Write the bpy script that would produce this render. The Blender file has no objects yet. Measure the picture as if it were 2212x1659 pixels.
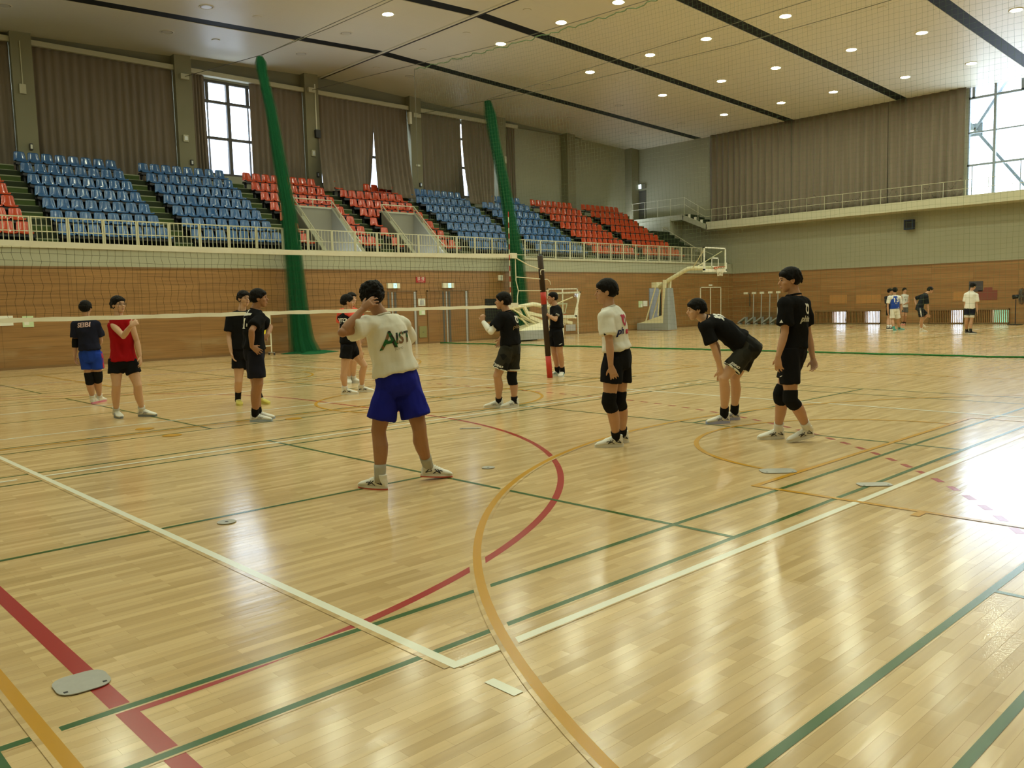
import bpy, bmesh, math, random, json
import numpy as np
from mathutils import Vector, Matrix, noise
from mathutils.bvhtree import BVHTree
random.seed(7)
SC = bpy.context.scene
COL = SC.collection
PI = math.pi

# ------------------------------------------------------------------ camera, world, exposure
cam_data = bpy.data.cameras.new('camera')
cam = bpy.data.objects.new('camera', cam_data)
COL.objects.link(cam)
SC.camera = cam
CX, CY, CZ, YAW, PITCH, ROLL, FPX = -2.123, -2.629, 1.484, 0.75817, -0.09472, -0.02564, 1821.2
_f = Vector((math.sin(YAW)*math.cos(PITCH), math.cos(YAW)*math.cos(PITCH), math.sin(PITCH)))
_r0 = Vector((math.cos(YAW), -math.sin(YAW), 0)); _u0 = _r0.cross(_f)
_r = _r0*math.cos(ROLL)+_u0*math.sin(ROLL); _u = -_r0*math.sin(ROLL)+_u0*math.cos(ROLL)
cam.matrix_world = Matrix(((_r.x, _u.x, -_f.x, CX), (_r.y, _u.y, -_f.y, CY), (_r.z, _u.z, -_f.z, CZ), (0, 0, 0, 1)))
cam_data.sensor_fit = 'HORIZONTAL'; cam_data.sensor_width = 36.0
cam_data.lens = FPX/2212*36.0
cam_data.clip_start = 0.05; cam_data.clip_end = 400

world = bpy.data.worlds.new('world'); SC.world = world
world.use_nodes = True
bgn = world.node_tree.nodes['Background']
bgn.inputs['Color'].default_value = (0.80, 0.89, 1.0, 1)
bgn.inputs['Strength'].default_value = 6.5
LAMP_COL = (0.92, 1.0, 0.74)
LAMP_STR = 168.0
SC.view_settings.view_transform = 'Standard'
SC.view_settings.look = 'None'
SC.view_settings.gamma = 1.0
SC.view_settings.use_curve_mapping = False
SC.view_settings.exposure = 0.45
SC.cycles.max_bounces = 8
SC.cycles.diffuse_bounces = 5
SC.cycles.glossy_bounces = 4
SC.cycles.transparent_max_bounces = 24
SC.cycles.sample_clamp_indirect = 6.0
SC.cycles.caustics_reflective = False
SC.cycles.caustics_refractive = False

# ------------------------------------------------------------------ materials
def nd(nt, typ, **kw):
    n = nt.nodes.new(typ)
    for k, v in kw.items():
        if k in n.inputs: n.inputs[k].default_value = v
        else: setattr(n, k, v)
    return n

def c4(c): return (c[0], c[1], c[2], 1.0)

def mat(name, col, rough=0.6, spec=0.5, metal=0.0, var=0.0, vscale=8.0, bump=0.0, bscale=40.0, coat=0.0, emit=None, estr=0.0, stretch=None, alpha=1.0, sheen=0.0):
    m = bpy.data.materials.new(name); m.use_nodes = True
    nt = m.node_tree; b = nt.nodes['Principled BSDF']
    b.inputs['Base Color'].default_value = c4(col)
    b.inputs['Roughness'].default_value = rough
    b.inputs['Specular IOR Level'].default_value = spec
    b.inputs['Metallic'].default_value = metal
    b.inputs['Coat Weight'].default_value = coat
    b.inputs['Sheen Weight'].default_value = sheen
    if emit:
        b.inputs['Emission Color'].default_value = c4(emit); b.inputs['Emission Strength'].default_value = estr
    if alpha < 1.0: b.inputs['Alpha'].default_value = alpha
    if var or bump:
        tc = nd(nt, 'ShaderNodeTexCoord'); mp = nd(nt, 'ShaderNodeMapping')
        nt.links.new(tc.outputs['Object'], mp.inputs['Vector'])
        if stretch: mp.inputs['Scale'].default_value = stretch
        if var:
            n = nd(nt, 'ShaderNodeTexNoise', Scale=vscale, Detail=5.0)
            nt.links.new(mp.outputs['Vector'], n.inputs['Vector'])
            mx = nd(nt, 'ShaderNodeMix', data_type='RGBA')
            mx.inputs['A'].default_value = c4([max(0, x*(1-var)) for x in col])
            mx.inputs['B'].default_value = c4([min(1, x*(1+var)) for x in col])
            nt.links.new(n.outputs['Fac'], mx.inputs['Factor'])
            nt.links.new(mx.outputs['Result'], b.inputs['Base Color'])
        if bump:
            n2 = nd(nt, 'ShaderNodeTexNoise', Scale=bscale, Detail=3.0)
            nt.links.new(mp.outputs['Vector'], n2.inputs['Vector'])
            bp = nd(nt, 'ShaderNodeBump', Strength=bump, Distance=0.01)
            nt.links.new(n2.outputs['Fac'], bp.inputs['Height'])
            nt.links.new(bp.outputs['Normal'], b.inputs['Normal'])
    return m

def planks(name, c1, c2, cm, axes, bw, bh, mortar, rough, grain=0.25, gscale=(1.5, 30), scuff=0.0, coat=0.0, spec=0.5, bumpd=0.0, offset=0.5, rvar=0.0, second=0.0):
    """boards laid along axes[0] with rows stacked along axes[1]"""
    m = bpy.data.materials.new(name); m.use_nodes = True
    nt = m.node_tree; L = nt.links; b = nt.nodes['Principled BSDF']
    tc = nd(nt, 'ShaderNodeTexCoord'); sp = nd(nt, 'ShaderNodeSeparateXYZ'); cb = nd(nt, 'ShaderNodeCombineXYZ')
    L.new(tc.outputs['Object'], sp.inputs[0])
    L.new(sp.outputs[axes[0]], cb.inputs['X']); L.new(sp.outputs[axes[1]], cb.inputs['Y'])
    br = nd(nt, 'ShaderNodeTexBrick', offset=offset, offset_frequency=2, squash=1.0)
    br.inputs['Scale'].default_value = 1.0
    br.inputs['Brick Width'].default_value = bw; br.inputs['Row Height'].default_value = bh
    br.inputs['Mortar Size'].default_value = mortar; br.inputs['Mortar Smooth'].default_value = 0.1
    br.inputs['Bias'].default_value = -0.1
    br.inputs['Color1'].default_value = c4(c1); br.inputs['Color2'].default_value = c4(c2); br.inputs['Mortar'].default_value = c4(cm)
    L.new(cb.outputs[0], br.inputs['Vector'])
    mp = nd(nt, 'ShaderNodeMapping'); mp.inputs['Scale'].default_value = (gscale[0], gscale[1], 1)
    L.new(cb.outputs[0], mp.inputs['Vector'])
    n = nd(nt, 'ShaderNodeTexNoise', Scale=1.0, Detail=4.0); L.new(mp.outputs['Vector'], n.inputs['Vector'])
    mr = nd(nt, 'ShaderNodeMapRange'); mr.inputs['To Min'].default_value = 1-grain; mr.inputs['To Max'].default_value = 1+grain
    mr.inputs['From Min'].default_value = 0.25; mr.inputs['From Max'].default_value = 0.75
    L.new(n.outputs['Fac'], mr.inputs['Value'])
    mul = nd(nt, 'ShaderNodeMix', data_type='RGBA', blend_type='MULTIPLY'); mul.inputs['Factor'].default_value = 1.0
    L.new(br.outputs['Color'], mul.inputs['A']); L.new(mr.outputs['Result'], mul.inputs['B'])
    out = mul.outputs['Result']
    if second:
        b2 = nd(nt, 'ShaderNodeTexBrick', offset=0.63, offset_frequency=3, squash=1.0)
        b2.inputs['Scale'].default_value = 1.0; b2.inputs['Brick Width'].default_value = second; b2.inputs['Row Height'].default_value = bh; b2.inputs['Mortar Size'].default_value = 0.0
        b2.inputs['Color1'].default_value = (.91, .90, .87, 1); b2.inputs['Color2'].default_value = (1.06, 1.06, 1.07, 1); b2.inputs['Bias'].default_value = 0.1
        L.new(cb.outputs[0], b2.inputs['Vector'])
        m2 = nd(nt, 'ShaderNodeMix', data_type='RGBA', blend_type='MULTIPLY'); m2.inputs['Factor'].default_value = 1.0
        L.new(out, m2.inputs['A']); L.new(b2.outputs['Color'], m2.inputs['B']); out = m2.outputs['Result']
    if scuff:
        n3 = nd(nt, 'ShaderNodeTexNoise', Scale=0.9, Detail=6.0); 
        mp3 = nd(nt, 'ShaderNodeMapping'); mp3.inputs['Scale'].default_value = (1.0, 3.0, 1)
        L.new(cb.outputs[0], mp3.inputs['Vector']); L.new(mp3.outputs['Vector'], n3.inputs['Vector'])
        band = nd(nt, 'ShaderNodeValToRGB'); cr = band.color_ramp
        cr.elements[0].position = 0.0; cr.elements[0].color = (0, 0, 0, 1)
        e = cr.elements.new(0.06); e.color = (0.2, 0.2, 0.2, 1)
        e = cr.elements.new(0.16); e.color = (1, 1, 1, 1)
        e = cr.elements.new(0.24); e.color = (.1, .1, .1, 1)
        cr.elements[-1].position = 0.4; cr.elements[-1].color = (0, 0, 0, 1)
        dv = nd(nt, 'ShaderNodeMath', operation='DIVIDE'); dv.inputs[1].default_value = 3.0
        L.new(sp.outputs['Z'], dv.inputs[0]); L.new(dv.outputs[0], band.inputs['Fac'])
        r3 = nd(nt, 'ShaderNodeMapRange'); r3.inputs['From Min'].default_value = 0.46; r3.inputs['From Max'].default_value = 0.7
        L.new(n3.outputs['Fac'], r3.inputs['Value'])
        mm = nd(nt, 'ShaderNodeMath', operation='MULTIPLY'); L.new(band.outputs['Color'], mm.inputs[0]); L.new(r3.outputs['Result'], mm.inputs[1])
        mm2 = nd(nt, 'ShaderNodeMath', operation='MULTIPLY'); L.new(mm.outputs[0], mm2.inputs[0]); mm2.inputs[1].default_value = scuff
        mx = nd(nt, 'ShaderNodeMix', data_type='RGBA'); L.new(mm2.outputs[0], mx.inputs['Factor']); L.new(out, mx.inputs['A']); mx.inputs['B'].default_value = (0.36, 0.25, 0.12, 1)
        out = mx.outputs['Result']
    L.new(out, b.inputs['Base Color'])
    b.inputs['Roughness'].default_value = rough; b.inputs['Specular IOR Level'].default_value = spec; b.inputs['Coat Weight'].default_value = coat
    if rvar:
        nr = nd(nt, 'ShaderNodeTexNoise', Scale=1.0, Detail=3.0); mpr = nd(nt, 'ShaderNodeMapping'); mpr.inputs['Scale'].default_value = (1.0, 6.0, 1)
        L.new(cb.outputs[0], mpr.inputs['Vector']); L.new(mpr.outputs['Vector'], nr.inputs['Vector'])
        rr = nd(nt, 'ShaderNodeMapRange'); rr.inputs['To Min'].default_value = rough-rvar; rr.inputs['To Max'].default_value = rough+rvar
        L.new(nr.outputs['Fac'], rr.inputs['Value']); L.new(rr.outputs['Result'], b.inputs['Roughness'])
    if bumpd:
        mpb = nd(nt, 'ShaderNodeMapping'); mpb.inputs['Scale'].default_value = (2.2, 14.0, 1)
        L.new(cb.outputs[0], mpb.inputs['Vector'])
        nb = nd(nt, 'ShaderNodeTexNoise', Scale=1.0, Detail=2.0); L.new(mpb.outputs['Vector'], nb.inputs['Vector'])
        ad = nd(nt, 'ShaderNodeMath', operation='ADD'); L.new(nb.outputs['Fac'], ad.inputs[0])
        ml = nd(nt, 'ShaderNodeMath', operation='MULTIPLY'); ml.inputs[1].default_value = -0.5; L.new(br.outputs['Fac'], ml.inputs[0]); L.new(ml.outputs[0], ad.inputs[1])
        bp = nd(nt, 'ShaderNodeBump', Strength=1.0, Distance=bumpd); L.new(ad.outputs[0], bp.inputs['Height']); L.new(bp.outputs['Normal'], b.inputs['Normal'])
    return m

def seethrough(name, col, opacity, rough=0.8):
    m = bpy.data.materials.new(name); m.use_nodes = True
    nt = m.node_tree; b = nt.nodes['Principled BSDF']; o = nt.nodes['Material Output']
    b.inputs['Base Color'].default_value = c4(col); b.inputs['Roughness'].default_value = rough; b.inputs['Specular IOR Level'].default_value = 0.1
    t = nd(nt, 'ShaderNodeBsdfTransparent'); mx = nd(nt, 'ShaderNodeMixShader'); mx.inputs[0].default_value = opacity
    nt.links.new(t.outputs[0], mx.inputs[1]); nt.links.new(b.outputs[0], mx.inputs[2]); nt.links.new(mx.outputs[0], o.inputs['Surface'])
    return m

def glassmat(name, tint=(0.93, 0.97, 1.0), refl=0.06):
    m = bpy.data.materials.new(name); m.use_nodes = True
    nt = m.node_tree; nt.nodes.remove(nt.nodes['Principled BSDF']); o = nt.nodes['Material Output']
    t = nd(nt, 'ShaderNodeBsdfTransparent'); t.inputs['Color'].default_value = c4(tint)
    g = nd(nt, 'ShaderNodeBsdfGlossy'); g.inputs['Roughness'].default_value = 0.02
    mx = nd(nt, 'ShaderNodeMixShader'); mx.inputs[0].default_value = refl
    nt.links.new(t.outputs[0], mx.inputs[1]); nt.links.new(g.outputs[0], mx.inputs[2]); nt.links.new(mx.outputs[0], o.inputs['Surface'])
    return m

M = {}
M['floor'] = planks('maple_floor', (0.55, 0.385, 0.185), (0.70, 0.515, 0.275), (0.47, 0.32, 0.15), ('X', 'Y'), 0.41, 0.055, 0.0006, 0.17, grain=0.08, second=0.93, gscale=(1.2, 26), bumpd=0.0010, offset=0.37, coat=0.0, spec=0.5, rvar=0.03)
M['wood_l'] = planks('wall_boards_long', (0.265, 0.138, 0.046), (0.315, 0.168, 0.058), (0.13, 0.07, 0.025), ('X', 'Z'), 1.87, 0.30, 0.004, 0.42, grain=0.22, gscale=(0.7, 16), scuff=0.95, offset=0.0, spec=0.4)
M['wood_b'] = planks('wall_boards_end', (0.26, 0.134, 0.047), (0.31, 0.165, 0.060), (0.13, 0.07, 0.025), ('Y', 'Z'), 1.87, 0.30, 0.004, 0.42, grain=0.22, gscale=(0.7, 16), scuff=0.6, offset=0.0, spec=0.4)
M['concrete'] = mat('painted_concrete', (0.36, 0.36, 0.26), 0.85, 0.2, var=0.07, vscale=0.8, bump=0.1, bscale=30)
M['concrete_dk'] = mat('dark_grey_paint', (0.20, 0.195, 0.145), 0.85, 0.2, var=0.07, vscale=0.8)  # darker grey paint for the wells, beam, stair wall and fittings
M['column'] = mat('column_paint', (0.245, 0.232, 0.15), 0.85, 0.2, var=0.08, vscale=1.0)
M['ledge'] = mat('ledge_paint', (0.50, 0.48, 0.34), 0.7, 0.3, var=0.06, vscale=1.5)
M['ceiling'] = planks('ceiling_board', (0.70, 0.665, 0.53), (0.71, 0.675, 0.54), (0.64, 0.60, 0.47), ('Y', 'X'), 0.91, 1.82, 0.004, 0.45, grain=0.015, gscale=(0.4, 0.4), offset=0.0, spec=0.35)
M['slot'] = mat('slot_black', (0.012, 0.014, 0.014), 0.7, 0.2)
M['rim'] = mat('downlight_rim', (0.70, 0.66, 0.52), 0.5, 0.4)
M['dark'] = mat('dark_metal', (0.03, 0.03, 0.035), 0.5, 0.4)
M['black'] = mat('black_plain', (0.015, 0.015, 0.016), 0.6, 0.3)
M['white_line'] = mat('line_white', (0.80, 0.80, 0.68), 0.22, 0.5)
M['green_line'] = mat('line_green', (0.030, 0.105, 0.022), 0.22, 0.35)
M['red_line'] = mat('line_red', (0.36, 0.030, 0.025), 0.22, 0.35)
M['orange_line'] = mat('line_orange', (0.54, 0.275, 0.016), 0.22, 0.35)
M['steel'] = mat('brushed_plate', (0.36, 0.35, 0.31), 0.45, 0.5, metal=0.3, var=0.1, vscale=30)
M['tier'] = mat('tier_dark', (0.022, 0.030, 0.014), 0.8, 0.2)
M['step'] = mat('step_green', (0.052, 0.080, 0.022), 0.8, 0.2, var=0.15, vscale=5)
M['nosing'] = mat('step_nosing', (0.22, 0.24, 0.15), 0.6, 0.3)
M['blue'] = mat('blue_plastic', (0.030, 0.108, 0.27), 0.14, 0.6)
M['red'] = mat('red_plastic', (0.46, 0.052, 0.014), 0.14, 0.6)
M['curtain'] = mat('curtain_cloth', (0.195, 0.158, 0.118), 0.95, 0.05, var=0.22, vscale=3.0, stretch=(1.2, 1.2, 0.12), bump=0.15, bscale=60, sheen=0.2)
M['rail'] = mat('cream_paint', (0.50, 0.48, 0.33), 0.45, 0.4)
M['frame'] = mat('window_frame_dark', (0.10, 0.095, 0.085), 0.6, 0.3)
M['frame_b'] = mat('window_frame_grey', (0.24, 0.28, 0.31), 0.6, 0.3)
M['glass'] = glassmat('window_glass')
M['board_glass'] = glassmat('backboard_acrylic', (0.93, 0.95, 0.92), 0.05)
M['outwall'] = mat('outside_sheet', (0.80, 0.80, 0.88), 0.8, 0.2)
M['white'] = mat('white_paint', (0.78, 0.76, 0.62), 0.45, 0.4)
M['cream'] = mat('hoop_cream', (0.74, 0.70, 0.47), 0.4, 0.5)
M['grey'] = mat('grey_pad', (0.31, 0.33, 0.32), 0.6, 0.3, var=0.05, vscale=4)
M['door'] = planks('door_boards', (0.24, 0.12, 0.038), (0.27, 0.14, 0.045), (0.15, 0.075, 0.025), ('X', 'Z'), 2.4, 0.30, 0.003, 0.45, grain=0.2, gscale=(0.7, 16), scuff=0.3, offset=0.0, spec=0.4)
M['doorframe'] = mat('door_frame_brown', (0.20, 0.115, 0.045), 0.5, 0.4)
M['alu'] = mat('aluminium', (0.50, 0.51, 0.50), 0.4, 0.5, metal=0.5)
M['bluegrey'] = mat('bluegrey_door', (0.30, 0.33, 0.42), 0.6, 0.3)
M['paper'] = mat('paper_white', (0.76, 0.77, 0.68), 0.8, 0.1)
M['paper_g'] = mat('paper_green', (0.55, 0.68, 0.42), 0.8, 0.1)
M['net_green'] = mat('net_green', (0.014, 0.11, 0.042), 0.85, 0.1, var=0.35, vscale=14, stretch=(6, 6, 0.4))
M['net_soft'] = seethrough('net_green_edge', (0.014, 0.12, 0.045), 0.40)
M['net_soft2'] = seethrough('net_green_outer', (0.014, 0.12, 0.045), 0.20)
M['strand'] = mat('divider_strand', (0.12, 0.17, 0.085), 0.8, 0.1)
M['hem'] = mat('divider_hem', (0.02, 0.16, 0.04), 0.8, 0.1)
M['vb_mesh'] = mat('net_cord_black', (0.03, 0.025, 0.015), 0.8, 0.1)
M['tape'] = mat('net_tape', (0.80, 0.78, 0.66), 0.75, 0.2, var=0.08, vscale=9)
M['rope'] = mat('rope_white', (0.76, 0.71, 0.56), 0.8, 0.1)
M['cable'] = mat('cable_grey', (0.10, 0.09, 0.06), 0.6, 0.3)
M['post_brown'] = mat('post_pad_brown', (0.042, 0.025, 0.014), 0.6, 0.2, var=0.3, vscale=6)
M['post_red'] = mat('post_pad_red', (0.48, 0.035, 0.02), 0.5, 0.4)
M['orange'] = mat('rim_orange', (0.58, 0.09, 0.03), 0.4, 0.5)
M['navybox'] = mat('speaker_navy', (0.02, 0.032, 0.075), 0.6, 0.3)
M['sign_red'] = mat('sign_red', (0.42, 0.03, 0.03), 0.5, 0.3)
M['exit_lit'] = mat('exit_panel_lit', (0.3, 0.8, 0.7), 0.5, 0.3, emit=(0.42, 1.0, 0.85), estr=1.0)
M['exit_lit2'] = mat('exit_panel_white', (0.8, 0.9, 1.0), 0.5, 0.3, emit=(0.75, 0.95, 1.0), estr=1.6)
M['olive'] = mat('hatch_olive', (0.24, 0.23, 0.09), 0.6, 0.3)
M['yellow'] = mat('yellow_card', (0.72, 0.58, 0.03), 0.6, 0.3)
M['lens'] = mat('lamp_lens', (0.9, 0.85, 0.7), 0.4, 0.3, emit=LAMP_COL, estr=LAMP_STR)
M['lens_off'] = mat('lamp_lens_off', (0.60, 0.57, 0.45), 0.35, 0.5)
M['patch_b'] = mat('patch_blueblack', (0.065, 0.055, 0.06), 0.6, 0.3)
M['patch_r'] = mat('patch_maroon', (0.20, 0.06, 0.04), 0.6, 0.3)
M['patch_o'] = mat('patch_board', (0.40, 0.20, 0.065), 0.5, 0.3, var=0.1)
M['plant'] = mat('hedge_green', (0.10, 0.30, 0.16), 0.8, 0.2, var=0.4, vscale=9)

# ------------------------------------------------------------------ mesh helpers
class MB:
    def __init__(s): s.v = []; s.f = []
    def add(s, vs, fs):
        o = len(s.v); s.v += [tuple(map(float, x)) for x in vs]; s.f += [tuple(o+i for i in f) for f in fs]; return s
    def box(s, x0, x1, y0, y1, z0, z1):
        vs = [(x, y, z) for z in (z0, z1) for y in (y0, y1) for x in (x0, x1)]
        return s.add(vs, [(0, 2, 3, 1), (4, 5, 7, 6), (0, 1, 5, 4), (2, 6, 7, 3), (0, 4, 6, 2), (1, 3, 7, 5)])
    def hexa(s, b, t):
        return s.add(list(b)+list(t), [(0, 3, 2, 1), (4, 5, 6, 7), (0, 1, 5, 4), (1, 2, 6, 5), (2, 3, 7, 6), (3, 0, 4, 7)])
    def quad(s, a, b, c, d): return s.add([a, b, c, d], [(0, 1, 2, 3)])
    def tube(s, pts, r, n=8, caps=True):
        pts = [Vector(p) for p in pts]; rs = r if isinstance(r, (list, tuple)) else [r]*len(pts)
        d0 = (pts[1]-pts[0]).normalized(); ref = Vector((0, 0, 1)) if abs(d0.z) < .9 else Vector((1, 0, 0))
        vs = []; fs = []
        for i, p in enumerate(pts):
            d = (pts[min(i+1, len(pts)-1)]-pts[max(i-1, 0)]).normalized()
            a = d.cross(ref)
            if a.length < 1e-4: a = d.cross(Vector((0, 1, 0)))
            a.normalize(); b = a.cross(d)
            for k in range(n):
                t = 2*PI*k/n; vs.append(p+(a*math.cos(t)+b*math.sin(t))*rs[i])
        for i in range(len(pts)-1):
            for k in range(n):
                k2 = (k+1) % n; fs.append((i*n+k, i*n+k2, (i+1)*n+k2, (i+1)*n+k))
        if caps: fs.append(tuple(range(n-1, -1, -1))); fs.append(tuple((len(pts)-1)*n+k for k in range(n)))
        return s.add(vs, fs)
    def bar(s, a, b, w, h, up=(0, 0, 1)):
        a = Vector(a); b = Vector(b); d = (b-a).normalized(); up = Vector(up)
        x = d.cross(up)
        if x.length < 1e-4: x = d.cross(Vector((0, 1, 0)))
        x.normalize(); y = x.cross(d)
        q = lambda p: [p-x*w/2-y*h/2, p+x*w/2-y*h/2, p+x*w/2+y*h/2, p-x*w/2+y*h/2]
        return s.add(q(a)+q(b), [(0, 3, 2, 1), (4, 5, 6, 7), (0, 1, 5, 4), (1, 2, 6, 5), (2, 3, 7, 6), (3, 0, 4, 7)])
    def disc(s, c, r, n=24, h=0.0, nrm=1):
        c = Vector(c); vs = [c+Vector((math.cos(2*PI*k/n)*r, math.sin(2*PI*k/n)*r, 0)) for k in range(n)]
        if h:
            vs += [v+Vector((0, 0, h)) for v in vs]
            return s.add(vs, [tuple(range(n-1, -1, -1)), tuple(range(n, 2*n))]+[(k, (k+1) % n, n+(k+1) % n, n+k) for k in range(n)])
        return s.add(vs, [tuple(range(n)) if nrm > 0 else tuple(range(n-1, -1, -1))])
    def prism(s, poly, d):
        """poly: 3D outline, extruded by vector d"""
        n = len(poly); d = Vector(d); vs = [Vector(p) for p in poly]; vs += [v+d for v in vs]
        return s.add(vs, [tuple(range(n-1, -1, -1)), tuple(range(n, 2*n))]+[(k, (k+1) % n, n+(k+1) % n, n+k) for k in range(n)])
    def mesh(s, name):
        me = bpy.data.meshes.new(name); me.from_pydata(s.v, [], s.f); me.update()
        return me
    def build(s, name, m, parent=None, smooth=False, loc=None, fix=True):
        me = s.mesh(name)
        if fix:
            bm = bmesh.new(); bm.from_mesh(me); bmesh.ops.recalc_face_normals(bm, faces=bm.faces); bm.to_mesh(me); bm.free()
        return link(name, me, m, parent, smooth, loc)

def link(name, me, m, parent=None, smooth=False, loc=None):
    if smooth:
        for p in me.polygons: p.use_smooth = True
    o = bpy.data.objects.new(name, me); COL.objects.link(o)
    if m is not None and not me.materials: me.materials.append(m)
    if parent is not None: o.parent = parent
    if loc: o.location = loc
    return o

def tag(o, label=None, cat=None, group=None, kind=None):
    if label: o['label'] = label
    if cat: o['category'] = cat
    if group: o['group'] = group
    if kind: o['kind'] = kind
    return o
def struct(o): o['kind'] = 'structure'; return o
def empty(name, loc=(0, 0, 0), rz=0.0):
    o = bpy.data.objects.new(name, None); COL.objects.link(o); o.location = loc; o.rotation_euler = (0, 0, rz); o.empty_display_size = 0.1
    return o
def copy_tree(src, loc=None, rz=None):
    r = src.copy(); COL.objects.link(r)
    if loc is not None: r.location = loc
    if rz is not None: r.rotation_euler = (0, 0, rz)
    for ch in list(src.children):
        c = ch.copy(); COL.objects.link(c); c.parent = r
        for g in list(ch.children):
            d = g.copy(); COL.objects.link(d); d.parent = c
    return r
ORD = ['zeroth', 'first', 'second', 'third', 'fourth', 'fifth', 'sixth', 'seventh', 'eighth', 'ninth', 'tenth', 'eleventh', 'twelfth', 'thirteenth', 'fourteenth']

def text_mesh(txt, size, shear=0.0, bold=0.0, spacing=1.0, maxlen=0.0):
    cu = bpy.data.curves.new('text', 'FONT'); cu.body = txt; cu.size = size; cu.shear = shear; cu.offset = bold; cu.space_character = spacing
    cu.align_x = 'CENTER'; cu.align_y = 'CENTER'; cu.resolution_u = 3
    o = bpy.data.objects.new('text', cu); COL.objects.link(o)
    dg = bpy.context.evaluated_depsgraph_get(); me = bpy.data.meshes.new_from_object(o.evaluated_get(dg))
    bpy.data.objects.remove(o); bpy.data.curves.remove(cu)
    if maxlen and len(me.polygons):
        bm = bmesh.new(); bm.from_mesh(me)
        bmesh.ops.triangulate(bm, faces=bm.faces)
        for _ in range(4):
            es = [e for e in bm.edges if e.calc_length() > maxlen]
            if not es: break
            bmesh.ops.subdivide_edges(bm, edges=es, cuts=1); bmesh.ops.triangulate(bm, faces=bm.faces)
        bm.to_mesh(me); bm.free()
    me.materials.clear()
    return me

# ------------------------------------------------------------------ the hall
XW, XB, YL, YWALL = -3.4, 40.8, 24.0, 31.15       # near end wall, far end wall, boarded side wall, curtained window wall
YR, YRW = -7.6, -14.4
ZR, XR, SL = 11.70, 18.5, 0.039                   # ridge of the folded ceiling
def zc(x): return ZR-SL*abs(x-XR)
WOODZ, LEDGE = 2.89, 3.5

fl = struct(MB().box(XW, XB, YR, YL, -0.2, 0).build('floor', M['floor']))

ZTICK = [0]
def ribbon(pts, w, z, mb, closed=False, tick=True):
    if tick: ZTICK[0] = (ZTICK[0]+1) % 24; z = z+ZTICK[0]*1.4e-5
    n = len(pts); L = []; R = []
    for i in range(n):
        a = pts[(i-1) % n] if (closed or i > 0) else pts[i]; b = pts[(i+1) % n] if (closed or i < n-1) else pts[i]
        dx, dy = b[0]-a[0], b[1]-a[1]; l = math.hypot(dx, dy) or 1; nx, ny = -dy/l*w/2, dx/l*w/2
        L.append((pts[i][0]+nx, pts[i][1]+ny, z)); R.append((pts[i][0]-nx, pts[i][1]-ny, z))
    m = n if closed else n-1
    mb.add(L+R, [(i, n+i, n+(i+1) % n, (i+1) % n) for i in range(m)])
def line(mb, a, b, w, z): ribbon([a, b], w, z, mb)
def rect(mb, x0, x1, y0, y1, w, z):
    h = w/2
    line(mb, (x0, y0+h), (x1, y0+h), w, z); line(mb, (x0, y1-h), (x1, y1-h), w, z)
    line(mb, (x0+h, y0), (x0+h, y1), w, z); line(mb, (x1-h, y0), (x1-h, y1), w, z)
def arc(mb, c, r, a0, a1, w, z, n=64):
    ribbon([(c[0]+r*math.cos(a0+(a1-a0)*i/n), c[1]+r*math.sin(a0+(a1-a0)*i/n)) for i in range(n+1)], w, z, mb)
def clear(mb_list, pts, w, z): pass

Z1, Z2, Z3, Z4 = 0.0005, 0.0013, 0.0021, 0.0029
# green badminton courts (lowest layer)
g = MB()
for y0 in (-7.37, 0.145, 7.70, 15.25):
    for (ax, bx) in ((-2.3, 11.08), (26.7, 40.1)):
        if y0+6.1 > 23: continue
        y1 = y0+6.1; mx = (ax+bx)/2
        rect(g, ax, bx, y0, y1, .04, Z2)
        for yy in (y0+.48, y1-.48): line(g, (ax, yy), (bx, yy), .04, Z2)
        for xx in (mx-1.99, mx+1.99, ax+.76, bx-.76): line(g, (xx, y0), (xx, y1), .04, Z2)
        line(g, (ax, (y0+y1)/2), (mx-1.99, (y0+y1)/2), .04, Z2); line(g, (mx+1.99, (y0+y1)/2), (bx, (y0+y1)/2), .04, Z2)
o = g.build('green_badminton_lines', M['green_line'], fl, fix=False)
# red handball
g = MB()
for sx in (0, 1):
    fx = (lambda x: x) if sx == 0 else (lambda x: 37.8-x)
    line(g, (fx(-1.11), -1.92), (fx(-1.11), 18.08), .075, Z1)
    arc(g, (fx(-1.11), 6.58), 6.0, -PI/2 if sx == 0 else 3*PI/2, 0 if sx == 0 else PI, .055, Z1)
    arc(g, (fx(-1.11), 9.58), 6.0, 0 if sx == 0 else PI, PI/2, .055, Z1)
    line(g, (fx(4.89), 6.58), (fx(4.89), 9.58), .055, Z1)
    a = -0.93
    def dash_arc(cy, a0, a1):
        k = 0; aa = a0
        while aa < a1-.016:
            t0, t1 = aa, aa+.15/9
            if sx: t0, t1 = PI-t0, PI-t1
            arc(g, (fx(-1.11), cy), 9.0, t0, t1, .055, Z1, 2); aa += .30/9
    dash_arc(6.58, -1.22, 0.0); dash_arc(9.58, 0.0, 1.22)
    yy = 6.66
    while yy < 9.5: line(g, (fx(7.89), yy), (fx(7.89), yy+.15), .055, Z1); yy += .30
line(g, (-1.11, -1.92), (38.9, -1.92), .05, Z1); line(g, (-1.11, 18.08), (38.9, 18.08), .05, Z1)
g.build('red_handball_lines', M['red_line'], fl, fix=False)
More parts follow.
